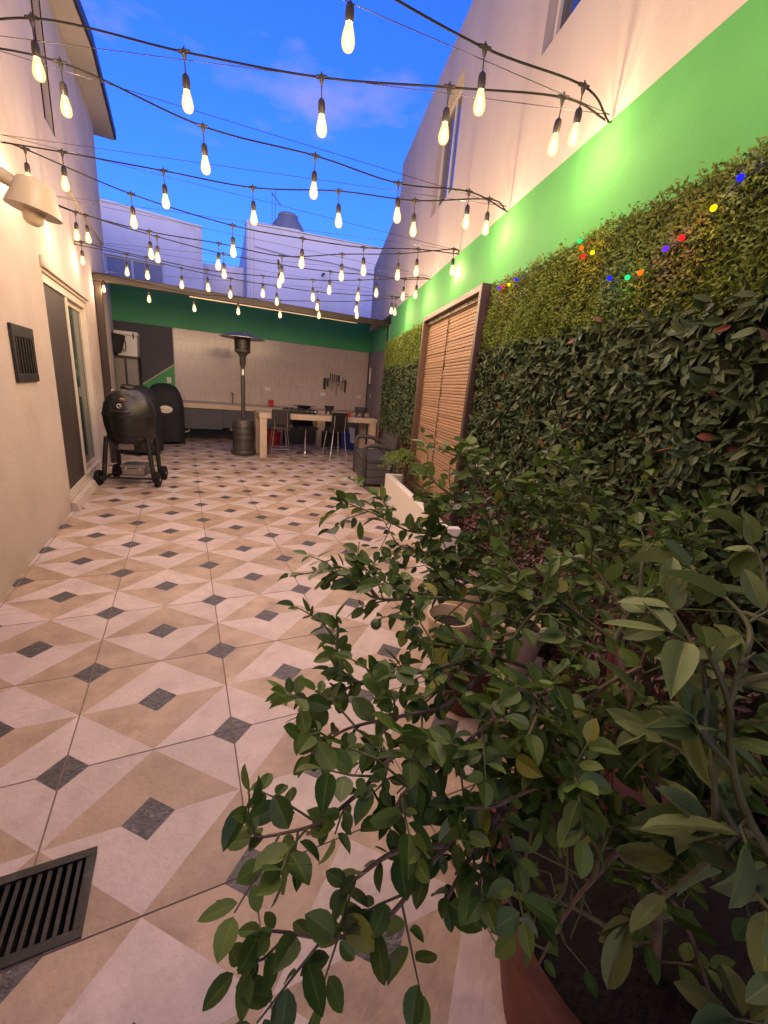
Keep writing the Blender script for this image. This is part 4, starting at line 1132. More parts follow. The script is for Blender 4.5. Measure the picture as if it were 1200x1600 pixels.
# cabinet, cooler and hose at far left of the kitchen
cb = empty('grey_cabinet', (-1.0, 10.9, 0), 'tall grey two-door cabinet with dark frame in the far left kitchen corner', 'cabinet')
mb = MB(); mb.box(-1.27, -.83, 10.62, 11.3, .003, 1.71); mb.build('carcass', DARK_FRAME, cb, bevel=.005)
for a, b in ((-1.255, -1.085), (-1.045, -.845)):
    mb = MB(); mb.box(a, b, 10.60, 10.618, .06, 1.66); d_ = mb.build('door', CAB_G, cb, bevel=.004)
    mb = MB(); mb.box(a + .02, a + .035, 10.575, 10.60, .85, .98); mb.build('handle', STEEL, d_)
cl = empty('white_cooler', (-.98, 10.9, 1.71), 'white cooler box with a pale lid on top of the grey cabinet', 'cooler')
mb = MB(); mb.prism([(-1.20, 10.66, 1.713), (-.84, 10.66, 1.713), (-.84, 11.2, 1.713), (-1.20, 11.2, 1.713)], [(-1.22, 10.64, 2.12), (-.82, 10.64, 2.12), (-.82, 11.22, 2.12), (-1.22, 11.22, 2.12)]); mb.build('body', WHITE_PL, cl, bevel=.015)
mb = MB(); mb.box(-1.235, -.805, 10.625, 11.235, 2.122, 2.20); lid = mb.build('lid', WHITE_PL, cl, bevel=.015)
mb = MB(); mb.box(-.90, -.875, 10.61, 10.626, 2.06, 2.17); mb.build('latch', DARK_P, cl, bevel=.004)
hs_ = empty('black_backpack', (-1.12, 10.6, 1.9), 'black bag with straps hanging in front of the white cooler', 'bag')
mb = MB(); mb.prism([(-1.26, 10.46, 1.74), (-1.12, 10.46, 1.76), (-1.12, 10.62, 1.76), (-1.26, 10.62, 1.74)], [(-1.27, 10.48, 2.14), (-1.02, 10.48, 2.10), (-1.02, 10.62, 2.10), (-1.27, 10.62, 2.14)]); mb.build('bag_body', COVER, hs_, bevel=.02)
mb = MB(); mb.tube(catmull([(-1.10, 10.47, 2.10), (-1.06, 10.45, 1.98), (-1.08, 10.45, 1.86), (-1.04, 10.46, 1.80), (-1.02, 10.47, 1.92), (-1.05, 10.48, 2.08)], 5), .010, 6); mb.build('strap', DARK_P, hs_)

# ------------------------------------------------------------------ patio heater
ht = empty('patio_heater', (1.05, 8.80, 0), 'bronze mushroom patio heater standing left of the stone table', 'patio heater')
MH = Matrix.Translation((1.05, 8.80, 0))
mb = MB(); mb.lathe([(.235, .02), (.245, .06), (.232, .095), (.205, .11), (.203, .66), (.19, .685), (.10, .70), (0, .70)], 32, M=MH); base_ = mb.build('base', HEAT_M, ht, smooth=True)
mb = MB()
for k in range(40):
    a = 2 * math.pi * k / 40
    for z in (.30, .42, .54):
        mb.box(-.006, .006, -.2075, -.203, z - .03, z + .03, M=MH @ Matrix.Rotation(a, 4, 'Z'))
mb.build('vent_slots', PIT, base_)
for k in range(4):
    mb = MB(); a = R(45 + 90 * k); mb.lathe([(.03, 0.001), (.03, .04)], 10, M=MH @ Matrix.Translation((math.cos(a) * .21, math.sin(a) * .21, 0))); mb.build('foot', DARK_P, ht)
mb = MB(); mb.tube([(1.05, 8.80, .70), (1.05, 8.80, 1.70)], .038, 14); mb.build('pole', HEAT_M, ht, smooth=True)
mb = MB(); mb.lathe([(.040, 1.66), (.042, 1.70), (.055, 1.715), (.060, 1.86), (.075, 1.89), (.10, 1.92), (.145, 1.945), (.15, 1.96), (.15, 1.975), (.138, 1.985)], 24, M=MH); mb.build('burner', HEAT_M, ht, smooth=True)
mb = MB()
mb.lathe([(.137, 1.985), (.142, 2.17), (.0, 2.172)], 24, M=MH)
for k in range(24):
    a = 2 * math.pi * k / 24
    mb.box(-.002, .002, -.1475, -.1425, 1.99, 2.17, M=MH @ Matrix.Rotation(a, 4, 'Z'))
mb.build('mesh_screen', IRON, ht)
mb = MB(); mb.lathe([(.15, 2.175), (.38, 2.192), (.405, 2.188), (.405, 2.196), (.38, 2.203), (.20, 2.27), (.12, 2.285), (0, 2.287)], 36, M=MH); mb.build('reflector', HEAT_TOP, ht, smooth=True)
mb = MB(); mb.box(1.028, 1.068, 8.755, 8.7605, 1.53, 1.63); mb.lathe([(.018, 0), (.018, .012), (0, .013)], 12, M=Matrix.Translation((1.05, 8.755, 1.62)) @ Matrix.Rotation(R(90), 4, 'X')); mb.build('tag', WHITE_PL, ht)

# ------------------------------------------------------------------ kamado grill on its wheeled cart
kg = empty('kamado_grill', (-.64, 6.38, 0), 'black egg shaped kamado grill on a wheeled cart beside the sliding door', 'grill')
MK = Matrix.Translation((-.64, 6.38, 0)) @ Matrix.Rotation(R(-13), 4, 'Z')
mb = MB(); mb.lathe([(0, .44), (.17, .45), (.215, .50), (.268, .63), (.295, .76), (.302, .865), (.302, .885)], 40, M=MK); mb.build('base', CERAMIC_BK, kg, smooth=True)
mb = MB(); mb.lathe([(.302, .905), (.300, .93), (.278, 1.03), (.232, 1.125), (.17, 1.185), (.115, 1.21), (.075, 1.215)], 40, M=MK); lid = mb.build('lid', CERAMIC_BK, kg, smooth=True)
mb = MB(); mb.lathe([(.300, .880), (.309, .882), (.309, .893), (.3095, .897), (.309, .910), (.300, .912)], 40, M=MK); mb.build('band', IRON, kg, smooth=True)
mb = MB(); mb.lathe([(.078, 1.205), (.085, 1.225), (.08, 1.25), (.05, 1.258), (0, 1.26)], 24, M=MK); mb.box(-.06, .06, -.012, .012, 1.255, 1.275, M=MK); mb.build('top_vent', IRON, lid, bevel=.003)
MF = MK @ Matrix.Rotation(R(8), 4, 'Z')
mb = MB()
ring = [(.028 * math.cos(t), .028 * math.sin(t)) for t in [R(45 + 270 * k / 16) for k in range(17)]]
Q = MF @ Matrix.Translation((-.05, -.2875, 1.015)) @ Matrix.Rotation(R(24), 4, 'X')
mb.tube([(u, 0, v) for u, v in ring], .0055, 6, M=Q); mb.tube([(.0, 0, .0), (.022, 0, .0)], .0055, 6, M=Q)
mb.build('emblem', WHITE_PL, lid, smooth=True)
Q = MF @ Matrix.Translation((-.03, -.247, 1.085)) @ Matrix.Rotation(R(38), 4, 'X')
mb = MB(); mb.lathe([(.035, 0), (.035, .012), (.03, .016), (0, .016)], 20, M=Q @ Matrix.Rotation(R(90), 4, 'X')); mb.build('thermometer', COPPER, lid, smooth=True)
mb = MB(); mb.tube(catmull([(-.10, -.30, .95), (-.09, -.35, .955), (0, -.365, .955), (.09, -.35, .955), (.10, -.30, .95)], 5), .011, 8, M=MK); mb.build('handle', IRON, lid, smooth=True)
mb = MB(); mb.box(-.085, .085, -.232, -.19, .475, .545, M=MK); mb.build('draft_door', STEEL, kg, bevel=.006)
# cart
for sx in (-1, 1):
    for sy in (-1, 1):
        mb = MB(); mb.tube([(sx * .235, sy * .17, .62), (sx * (.30 if sy < 0 else .255), sy * .205, .06)], .028, 10, M=MK); mb.build('leg', IRON, kg, smooth=True)
        mb = MB(); MWh = MK @ Matrix.Translation((sx * (.345 if sy < 0 else .30), sy * .225, .098)) @ Matrix.Rotation(R(90), 4, 'Y')
        mb.lathe([(.022, -.027), (.088, -.027), (.098, -.017), (.098, .017), (.088, .027), (.022, .027)], 24, M=MWh)
        wh = mb.build('wheel', BLACK_RUB, kg, smooth=True)
        mb = MB(); mb.lathe([(.022, -.030), (.022, .030)], 12, M=MWh); mb.build('hub', STEEL, wh)
for p_, q_ in (((-.295, -.20, .10), (.295, -.20, .10)), ((-.255, .20, .10), (.255, .20, .10)), ((-.295, -.20, .10), (-.255, .20, .10)), ((.295, -.20, .10), (.255, .20, .10))):
    mb = MB(); mb.tube([p_, q_], .015, 8, M=MK); mb.build('cart_rail', IRON, kg, smooth=True)
mb = MB(); mb.lathe([(.255, .60), (.275, .60), (.28, .63), (.262, .64)], 32, M=MK)
mb.build('cart_ring', IRON, kg, smooth=True)
ci = empty('charcoal_lighter', (-.60, 6.34, .115), 'dull steel charcoal box on the cart shelf under the kamado grill', 'steel box')
mb = MB(); mb.box(-.13, .17, -.16, .10, .116, .125, M=MK)
mb.box(-.10, .16, -.14, .10, .126, .215, M=MK); mb.build('box_body', STEEL, ci, bevel=.008)
mb = MB(); mb.box(-.115, .175, -.15, .11, .219, .262, M=MK); mb.build('lid', STEEL, ci, bevel=.008)
mb = MB(); mb.box(.105, .13, -.165, -.142, .19, .24, M=MK); mb.box(-.06, -.035, -.165, -.142, .19, .24, M=MK); mb.build('clasp', CHROME, ci, bevel=.003)


def covered_grill(loc, rz, hw, dp, h, label, badge):
    t = empty('covered_grill', loc, label, 'covered grill')
    M = Matrix.Translation(Vector(loc)) @ Matrix.Rotation(rz, 4, 'Z')
    b = MB(); n = 44
    prof = [(0.98, .05), (1.0, .10), (1.0, .30), (.99, .50), (1.0, .64), (.97, .74), (.86, .86), (.66, .95), (.36, .99), (0, 1.0)]
    vs, fs = [], []
    r_ = random.Random(int(loc[1] * 10))
    ph = [r_.uniform(0, 6.28) for _ in range(4)]
    for (q, z) in prof:
        for k in range(n):
            a = 2 * math.pi * k / n
            fold = 1 + (.030 * math.sin(9 * a + ph[0]) + .02 * math.sin(17 * a + ph[1] + z * 3)) * max(0, 1 - z * 1.1) + .012 * math.sin(5 * a + ph[2] + z * 6)
            cx, sy = math.cos(a), math.sin(a)
            e = .75
            vs.append((hw * q * fold * math.copysign(abs(cx) ** e, cx), dp * q * fold * math.copysign(abs(sy) ** e, sy), h * z))
    for i in range(len(prof) - 1):
        for k in range(n): fs.append((i * n + k, i * n + (k + 1) % n, (i + 1) * n + (k + 1) % n, (i + 1) * n + k))
    b.add(vs, fs, 0, M); b.build('cover', COVER, t, smooth=True)
    for sx in (-1, 1):
        c_ = MB(); c_.lathe([(.0, -.02), (.035, -.02), (.04, 0), (.035, .02), (0, .02)], 14, M=M @ Matrix.Translation((sx * hw * .92, -dp * .6, .04)) @ Matrix.Rotation(R(90), 4, 'Y')); c_.build('castor', BLACK_RUB, t, smooth=True)
    bx, bz, bw, bh = badge
    q = MB(); q.lathe([(1, 0), (1, .008), (.93, .011), (0, .011)], 28, M=M @ Matrix.Translation((bx, -dp * 1.01, bz)) @ Matrix.Rotation(R(90), 4, 'X') @ Matrix.Scale(bw, 4, (1, 0, 0)) @ Matrix.Scale(bh, 4, (0, 1, 0)))
    bd = q.build('badge', BADGE, t, smooth=True)
    q = MB(); MQ = M @ Matrix.Translation((bx, -dp * 1.01 - .0112, bz)); q.box(-bw * .6, bw * .6, -.001, .0005, -.0035, .0035, M=MQ); q.build('badge_print', COPPER, bd)


covered_grill((-.36, 10.15, 0), R(4), .345, .33, 1.24, 'black covered grill with an ivory oval badge against the far kitchen wall', (-.01, .73, .13, .075))
covered_grill((-.72, 8.75, 0), R(-16), .33, .30, 1.20, 'black covered grill directly behind the kamado, mostly hidden by it', (.14, .93, .12, .055))

# ------------------------------------------------------------------ resin bench by the hedge
bn = empty('garden_bench', W(1.5, .3, 0), 'dark grey resin two-seat bench with its back to the hedge', 'bench')
b0, b1 = .87, 2.16                       # along the wall
nf, nb = .61, .04                        # front and back


def bb_(x0, x1, n0, n1, z0, z1, m, name, bev=.006):
    q = MB(); q.box(x0, x1, n0, n1, z0, z1, M=MW); return q.build(name, m, bn, bevel=bev)


for a, b in ((b0, b0 + .07), (b1 - .07, b1)):
    near = a == b0
    for zk in ((.045, .155), (.163, .273), (.281, .375)):
        bb_(a + .018, b - .018, nb + .10, nf - .075, zk[0], zk[1], RESIN, 'side_board')
    bb_(a, b, nf - .07, nf, 0, .60, RESIN_D, 'front_post', .012)
    bb_(a, b, nb + .0, nb + .085, 0, .50, RESIN_D, 'rear_post', .012)
    bb_(a + .01, b - .01, nb + .09, nf - .072, .378, .43, RESIN_D, 'seat_rail', .006)
    q = MB()
    path = [W((a + b) / 2, nf - .035, .575), W((a + b) / 2, nf - .06, .635), W((a + b) / 2, nf - .20, .650), W((a + b) / 2, nb + .25, .635), W((a + b) / 2, nb + .07, .575)]
    q.tube(catmull(path, 6), .034, 10); q.build('armrest', RESIN_D, bn, smooth=True)
for zk in ((.05, .16), (.168, .278), (.286, .376)):
    bb_(b0 + .072, b1 - .072, nf - .05, nf - .022, zk[0], zk[1], RESIN, 'front_board')
for k in range(4):
    n0 = nf - .012 - (k + 1) * .124
    bb_(b0 + .072, b1 - .072, n0, n0 + .118, .395, .428, RESIN, 'seat_slat')
for k in range(4):
    z0 = .45 + k * .105; nn_ = nb + .07 - k * .018
    q = MB(); q.prism([W(b0 + .06, nn_ + .03, z0), W(b0 + .06, nn_, z0), W(b1 - .06, nn_, z0), W(b1 - .06, nn_ + .03, z0)], [W(b0 + .06, nn_ + .014, z0 + .098), W(b0 + .06, nn_ - .016, z0 + .098), W(b1 - .06, nn_ - .016, z0 + .098), W(b1 - .06, nn_ + .014, z0 + .098)])
    q.build('back_slat', RESIN, bn, bevel=.004)
for a in (b0 + .005, b1 - .065):
    q = MB(); q.prism([W(a, nb + .11, .43), W(a, nb + .05, .43), W(a + .06, nb + .05, .43), W(a + .06, nb + .11, .43)], [W(a, nb + .04, .89), W(a, nb - .015, .89), W(a + .06, nb - .015, .89), W(a + .06, nb + .04, .89)]); q.build('back_post', RESIN_D, bn, bevel=.008)

# ------------------------------------------------------------------ white planter with gravel
pl = empty('white_planter', W(-1.1, .2, 0), 'long white masonry planter filled with dark gravel along the hedge', 'planter')
pf0, pf1, ps0, ps1 = .300, .390, -2.25, .035            # front line eases towards the wall at the near end
mb = MB()


def PB(sa, sb, na0, na1, nb0, nb1, z0, z1):
    mb.prism([W(sa, na0, z0), W(sa, na1, z0), W(sb, nb1, z0), W(sb, nb0, z0)], [W(sa, na0, z1), W(sa, na1, z1), W(sb, nb1, z1), W(sb, nb0, z1)])


PB(ps0, ps1, pf0 - .075, pf0, pf1 - .075, pf1, -.01, .400)
PB(ps1 - .075, ps1, .14, pf1 - .076, .14, pf1 - .076, -.01, .400)
PB(ps0, ps0 + .075, .14, pf0 - .076, .14, pf0 - .076, -.01, .400)
pb_ = mb.build('box', WHITE_P, pl, bevel=.006)
mb = MB(); PB(ps0 + .076, ps1 - .076, .14, pf0 - .078, .14, pf1 - .078, .0, .30); mb.build('soil', SOIL, pl)
peb = []
for k in range(3):
    q = bmesh.new(); bmesh.ops.create_icosphere(q, subdivisions=1, radius=1.0)
    for v in q.verts: v.co *= random.Random(k * 31 + v.index).uniform(.75, 1.15); v.co.z *= .7
    peb.append(([tuple(v.co) for v in q.verts], [[v.index for v in f.verts] for f in q.faces])); q.free()
mb = MB(); rp = random.Random(4)
for k in range(1500):
    s_ = rp.uniform(ps0 + .09, ps1 - .09); fr = pf0 + (pf1 - pf0) * (s_ - ps0) / (ps1 - ps0)
    n_ = rp.uniform(.15, fr - .085); r_ = rp.uniform(.008, .017)
    mb.add(*rp.choice(peb), 0, Matrix.Translation(W(s_, n_, .30 + rp.uniform(-.002, .008))) @ Matrix.Rotation(rp.uniform(0, 6), 4, 'Z') @ Matrix.Scale(r_, 4))
gv = mb.build('gravel', GRAVEL, pl, recalc=False); tag(gv, kind='stuff')

# ------------------------------------------------------------------ pots and plants
def pot(name, loc, r, h, material, label, cat='flower pot', soil=.85, taper=.72, rim=.03):
    t = empty(name, loc, label, cat)
    M = Matrix.Translation(Vector(loc))
    b = MB(); b.lathe([(0, .002), (r * taper, .002), (r * .97, h - rim), (r * .97, h - rim), (r * 1.03, h - rim + .004), (r * 1.04, h - .006), (r * 1.02, h), (r * .93, h), (r * .90, h - .02), (r * (taper + (.9 - taper) * soil) - .01, h * soil - .01)], 40, M=M)
    b.build('pot_body', material, t, smooth=True)
    b = MB(); b.lathe([(r * (taper + (.92 - taper) * soil) - .004, h * soil), (r * .4, h * soil + .008), (0, h * soil + .012)], 28, M=M); b.build('soil', SOIL, t, smooth=True)
    return t


pot('terracotta_pot', (.88, .30, 0), .345, .455, CLAY, 'big terracotta pot nearest the camera holding the lime tree', soil=.88)
pot('plastic_pot', (1.21, 1.36, 0), .150, .27, CLAY_DK, 'dark red pot of the rear lime tree on the tiles', soil=.8)
pot('cream_pot', (1.34, 1.74, 0), .130, .26, CREAM_POT, 'small cream pot behind the dark red pot', soil=.75)
pot('cream_pot', (1.72, 2.03, 0), .190, .34, CREAM_POT, 'larger cream pot at the near end of the white planter', soil=.75)
pot('beige_pot', (1.66, 1.52, 0), .150, .31, CREAM_POT, 'beige pot close to the hedge foot behind the lime branches', soil=.8)
pot('terracotta_pot', (1.70, 2.42, 0), .075, .14, CLAY, 'small terracotta pot beside the white planter front', soil=.8)
pot('lemon_pot', (1.44, .50, 0), .150, .38, CLAY_DK, 'dark pot of the lemon bush at the lower right', soil=.85)
sk = MB(); sk.tube([(.965, .44, .28), (1.05, .64, .93)], .014, 10)
tag(sk.build('red_stake', REDPAINT, None), 'red painted upright stake among the lime branches', 'stake')

LIME_NEAR = [
  [(0.814, 0.191, 0.206), (0.791, 0.230, 0.434), (0.772, 0.287, 0.727), (0.785, 0.368, 0.855), (0.839, 0.498, 0.979)],
  [(0.876, 0.142, 0.363), (0.777, 0.221, 0.603), (0.673, 0.294, 0.704), (0.685, 0.374, 0.792), (0.741, 0.490, 0.877), (0.762, 0.630, 0.982)],
  [(0.673, 0.294, 0.704), (0.590, 0.301, 0.598), (0.542, 0.305, 0.431)],
  [(0.748, 0.243, 0.481), (0.624, 0.308, 0.564), (0.525, 0.351, 0.618), (0.512, 0.355, 0.754), (0.505, 0.378, 0.817)],
  [(0.685, 0.374, 0.792), (0.485, 0.388, 0.815), (0.349, 0.374, 0.783), (0.236, 0.359, 0.706), (0.161, 0.371, 0.702), (0.091, 0.391, 0.730), (0.046, 0.405, 0.739)],
  [(0.685, 0.374, 0.792), (0.494, 0.442, 0.855), (0.318, 0.471, 0.891), (0.223, 0.457, 0.849), (0.161, 0.455, 0.820), (0.095, 0.464, 0.816), (0.046, 0.476, 0.816)],
  [(0.741, 0.490, 0.877), (0.580, 0.567, 0.941), (0.412, 0.599, 0.927), (0.287, 0.630, 0.905), (0.212, 0.638, 0.889), (0.131, 0.659, 0.902)],
  [(0.287, 0.630, 0.905), (0.258, 0.674, 0.925), (0.274, 0.729, 0.977), (0.266, 0.763, 0.998)],
  [(0.762, 0.630, 0.982), (0.554, 0.738, 0.999), (0.401, 0.808, 0.985), (0.340, 0.873, 1.021), (0.283, 0.897, 1.009)],
  [(0.401, 0.808, 0.985), (0.362, 0.843, 1.033), (0.323, 0.922, 1.037)],
  [(0.580, 0.567, 0.941), (0.434, 0.532, 0.898), (0.323, 0.530, 0.903), (0.229, 0.540, 0.897), (0.152, 0.541, 0.855)],
  [(0.485, 0.388, 0.815), (0.385, 0.354, 0.776), (0.335, 0.340, 0.728), (0.320, 0.332, 0.715)],
  [(0.685, 0.374, 0.792), (0.511, 0.362, 0.847), (0.416, 0.362, 0.847), (0.341, 0.380, 0.860)],
  [(0.741, 0.490, 0.877), (0.569, 0.473, 0.922), (0.429, 0.444, 0.905), (0.366, 0.439, 0.864)],
  [(0.349, 0.374, 0.783), (0.266, 0.393, 0.787), (0.204, 0.394, 0.767), (0.174, 0.391, 0.749)],
  [(0.685, 0.374, 0.792), (0.715, 0.366, 0.954), (0.733, 0.376, 1.051), (0.770, 0.381, 1.121)],
  [(0.485, 0.388, 0.815), (0.409, 0.351, 0.768), (0.386, 0.326, 0.689)],
  [(0.762, 0.630, 0.982), (0.655, 0.612, 0.944), (0.531, 0.636, 0.937), (0.420, 0.673, 0.952)],
  [(0.741, 0.490, 0.877), (0.611, 0.439, 0.879), (0.573, 0.381, 0.858), (0.472, 0.380, 0.843)],
  [(0.839, 0.498, 0.979), (0.790, 0.568, 1.012), (0.699, 0.623, 1.045), (0.640, 0.715, 1.059)],
  [(0.839, 0.498, 0.979), (0.924, 0.519, 1.066), (1.005, 0.495, 1.116)],
  [(0.772, 0.287, 0.727), (0.784, 0.240, 0.780), (0.797, 0.190, 0.787)],
  [(0.785, 0.368, 0.855), (0.846, 0.298, 0.801), (0.826, 0.237, 0.763), (0.765, 0.220, 0.725)],
  [(0.785, 0.368, 0.855), (0.822, 0.287, 0.875), (0.845, 0.218, 0.838)],
  [(0.494, 0.442, 0.855), (0.376, 0.437, 0.875), (0.297, 0.426, 0.865), (0.250, 0.413, 0.823)],
]
LIME_FAR = [
  [(1.150, 1.291, 0.278), (1.158, 1.252, 0.566), (1.196, 1.232, 0.813), (1.178, 1.217, 0.990)],
  [(1.196, 1.232, 0.813), (0.985, 1.199, 0.929), (0.821, 1.183, 0.986), (0.693, 1.193, 1.003), (0.574, 1.212, 1.062), (0.471, 1.252, 1.099), (0.442, 1.248, 1.117)],
  [(1.196, 1.232, 0.813), (1.035, 1.214, 1.051), (0.977, 1.232, 1.198), (0.938, 1.221, 1.283)],
  [(1.035, 1.214, 1.051), (0.848, 1.216, 1.132), (0.788, 1.262, 1.181), (0.736, 1.290, 1.192)],
  [(1.178, 1.217, 0.990), (1.192, 1.149, 1.089), (1.241, 1.153, 1.176)],
  [(1.178, 1.217, 0.990), (1.260, 0.983, 1.038), (1.388, 0.945, 1.116), (1.474, 0.916, 1.157)],
  [(1.196, 1.232, 0.813), (0.866, 1.188, 0.892), (0.735, 1.205, 0.923), (0.640, 1.204, 0.956)],
  [(1.196, 1.232, 0.813), (1.211, 0.956, 0.879), (1.270, 0.848, 0.993), (1.447, 0.779, 1.050)],
  [(1.178, 1.217, 0.990), (1.105, 1.204, 1.128), (1.042, 1.202, 1.204)],
  [(1.247, 0.897, 0.751), (1.229, 0.648, 0.850), (1.247, 0.572, 1.003), (1.255, 0.604, 1.114), (1.225, 0.650, 1.212)],
  [(1.196, 1.232, 0.813), (0.960, 1.072, 0.856), (0.777, 1.042, 0.844), (0.655, 1.042, 0.838)],
  [(1.260, 0.983, 1.038), (1.262, 0.957, 1.141), (1.285, 0.964, 1.197)],
  [(1.211, 0.956, 0.879), (1.124, 0.819, 0.862), (1.144, 0.705, 0.898), (1.233, 0.620, 0.950)],
]
LEMON = [
  [(0.939, -0.002, 0.662), (0.743, 0.098, 0.850), (0.659, 0.147, 0.947), (0.636, 0.184, 1.025), (0.647, 0.214, 1.099), (0.642, 0.262, 1.169)],
  [(0.647, 0.214, 1.099), (0.665, 0.221, 1.150), (0.702, 0.222, 1.172)],
  [(0.743, 0.098, 0.850), (0.773, 0.164, 0.993), (0.832, 0.251, 1.137), (0.868, 0.313, 1.240), (0.870, 0.347, 1.279)],
  [(0.659, 0.147, 0.947), (0.613, 0.171, 0.950), (0.595, 0.196, 0.963)],
  [(0.636, 0.184, 1.025), (0.614, 0.216, 1.055), (0.603, 0.243, 1.088)],
  [(0.659, 0.147, 0.947), (0.624, 0.167, 0.920), (0.598, 0.200, 0.909)],
  [(0.939, -0.002, 0.662), (0.842, 0.059, 0.557), (0.754, 0.116, 0.529)],
]



def V3(a): return np.array(a, float)


def grow(limbs, seed, step, leafL, twig=(.05, .13), r0=.011, droop=.10, start=.25, per_twig=(4, 7), asp=.60, end_cluster=4):
    """leaves along each limb and along small side twigs; returns leaf arrays and twig polylines"""
    rg = np.random.default_rng(seed)
    P, D, N, L, A = [], [], [], [], []
    twigs = []

    def leaf(p, d, up, l):
        d = d / np.linalg.norm(d)
        d = d + np.array([0, 0, -droop * rg.uniform(.2, 2.2)]); d /= np.linalg.norm(d)
        n = np.array([0, 0, 1.0]) + rg.normal(0, .45, 3); n -= d * n.dot(d)
        P.append(p + d * .004); D.append(d); N.append(n); L.append(l); A.append(l * asp * rg.uniform(.85, 1.15))
    for li, pts in enumerate(limbs):
        pts = [V3(q) for q in catmull(pts, 7)]
        seg = [np.linalg.norm(pts[i + 1] - pts[i]) for i in range(len(pts) - 1)]
        tot = sum(seg); acc = 0; nxt = tot * start
        k = 0
        for i in range(len(seg)):
            while nxt <= acc + seg[i]:
                t = (nxt - acc) / max(seg[i], 1e-6)
                p = pts[i] * (1 - t) + pts[i + 1] * t
                ax = (pts[i + 1] - pts[i]) / max(seg[i], 1e-6)
                side = np.cross(ax, [0, 0, 1]); side /= max(np.linalg.norm(side), 1e-6)
                a = 2.4 * k + rg.uniform(-.5, .5)
                rad = side * math.cos(a) + np.cross(side, ax) * math.sin(a)
                if rg.uniform() < .37 and nxt / tot > start * .8:
                    ln = rg.uniform(*twig); td = rad * .8 + ax * .6 + np.array([0, 0, .25]) + rg.normal(0, .25, 3); td /= np.linalg.norm(td)
                    q = p + td * ln * .5 + rg.normal(0, .006, 3); e = p + td * ln + np.array([0, 0, -.10 * ln])
                    twigs.append([p, q, e])
                    m = rg.integers(*per_twig)
                    s2 = np.cross(td, [0, 0, 1]); s2 /= max(np.linalg.norm(s2), 1e-6)
                    for j in range(m):
                        tt = .25 + .75 * (j + .5) / m
                        pp = p + (q - p) * min(1, tt * 2) if tt < .5 else q + (e - q) * (tt * 2 - 1)
                        sg = 1 if j % 2 else -1
                        leaf(pp, td * .55 + s2 * sg * .8 + rg.normal(0, .30, 3), None, leafL * rg.uniform(.45, 1.2))
                    leaf(e, td + rg.normal(0, .2, 3), None, leafL * rg.uniform(.7, 1.05))
                else:
                    leaf(p, rad * .9 + ax * .55 + rg.normal(0, .25, 3), None, leafL * rg.uniform(.5, 1.25))
                k += 1
                nxt += step * rg.uniform(.7, 1.3)
            acc += seg[i]
        ax = pts[-1] - pts[-3]; ax /= np.linalg.norm(ax)
        for j in range(end_cluster):
            leaf(pts[-1] - ax * .008 * j, ax * .8 + rg.normal(0, .5, 3), None, leafL * rg.uniform(.6, 1.0))
    return np.array(P), np.array(D), np.array(N), np.array(L), np.array(A), twigs


def trim(l, cut=.014):
    a, b = V3(l[-2]), V3(l[-1])
    n = np.linalg.norm(b - a)
    return list(l[:-1]) + [tuple(b - (b - a) / n * min(cut, n * .7))]


def side_limbs(limbs, seed):
    """two short side branches for each limb, so that the crown fills up between the main limbs"""
    rg = np.random.default_rng(seed + 500)
    out = list(limbs)
    mid = np.mean([np.array(l[len(l) // 2]) for l in limbs], axis=0)
    for l in limbs[1:]:
        p = [V3(q) for q in catmull(l, 6)]
        for f in (.35, .6):
            i = int(f * (len(p) - 2)); ax = p[i + 1] - p[i]; ax /= max(np.linalg.norm(ax), 1e-6)
            d = ax * .5 + (mid - p[i]) * 1.2 + rg.normal(0, .6, 3) + np.array([0, 0, .25]); d /= np.linalg.norm(d)
            ln = rg.uniform(.12, .22)
            e = p[i] + d * ln
            if np.linalg.norm(e - CAMP) < .68 or p[i][0] < .48 or e[2] < .70: continue
            out.append([tuple(p[i]), tuple(p[i] + d * ln * .5 + rg.normal(0, .012, 3)), tuple(e + np.array([0, 0, -.02]))])
    return out


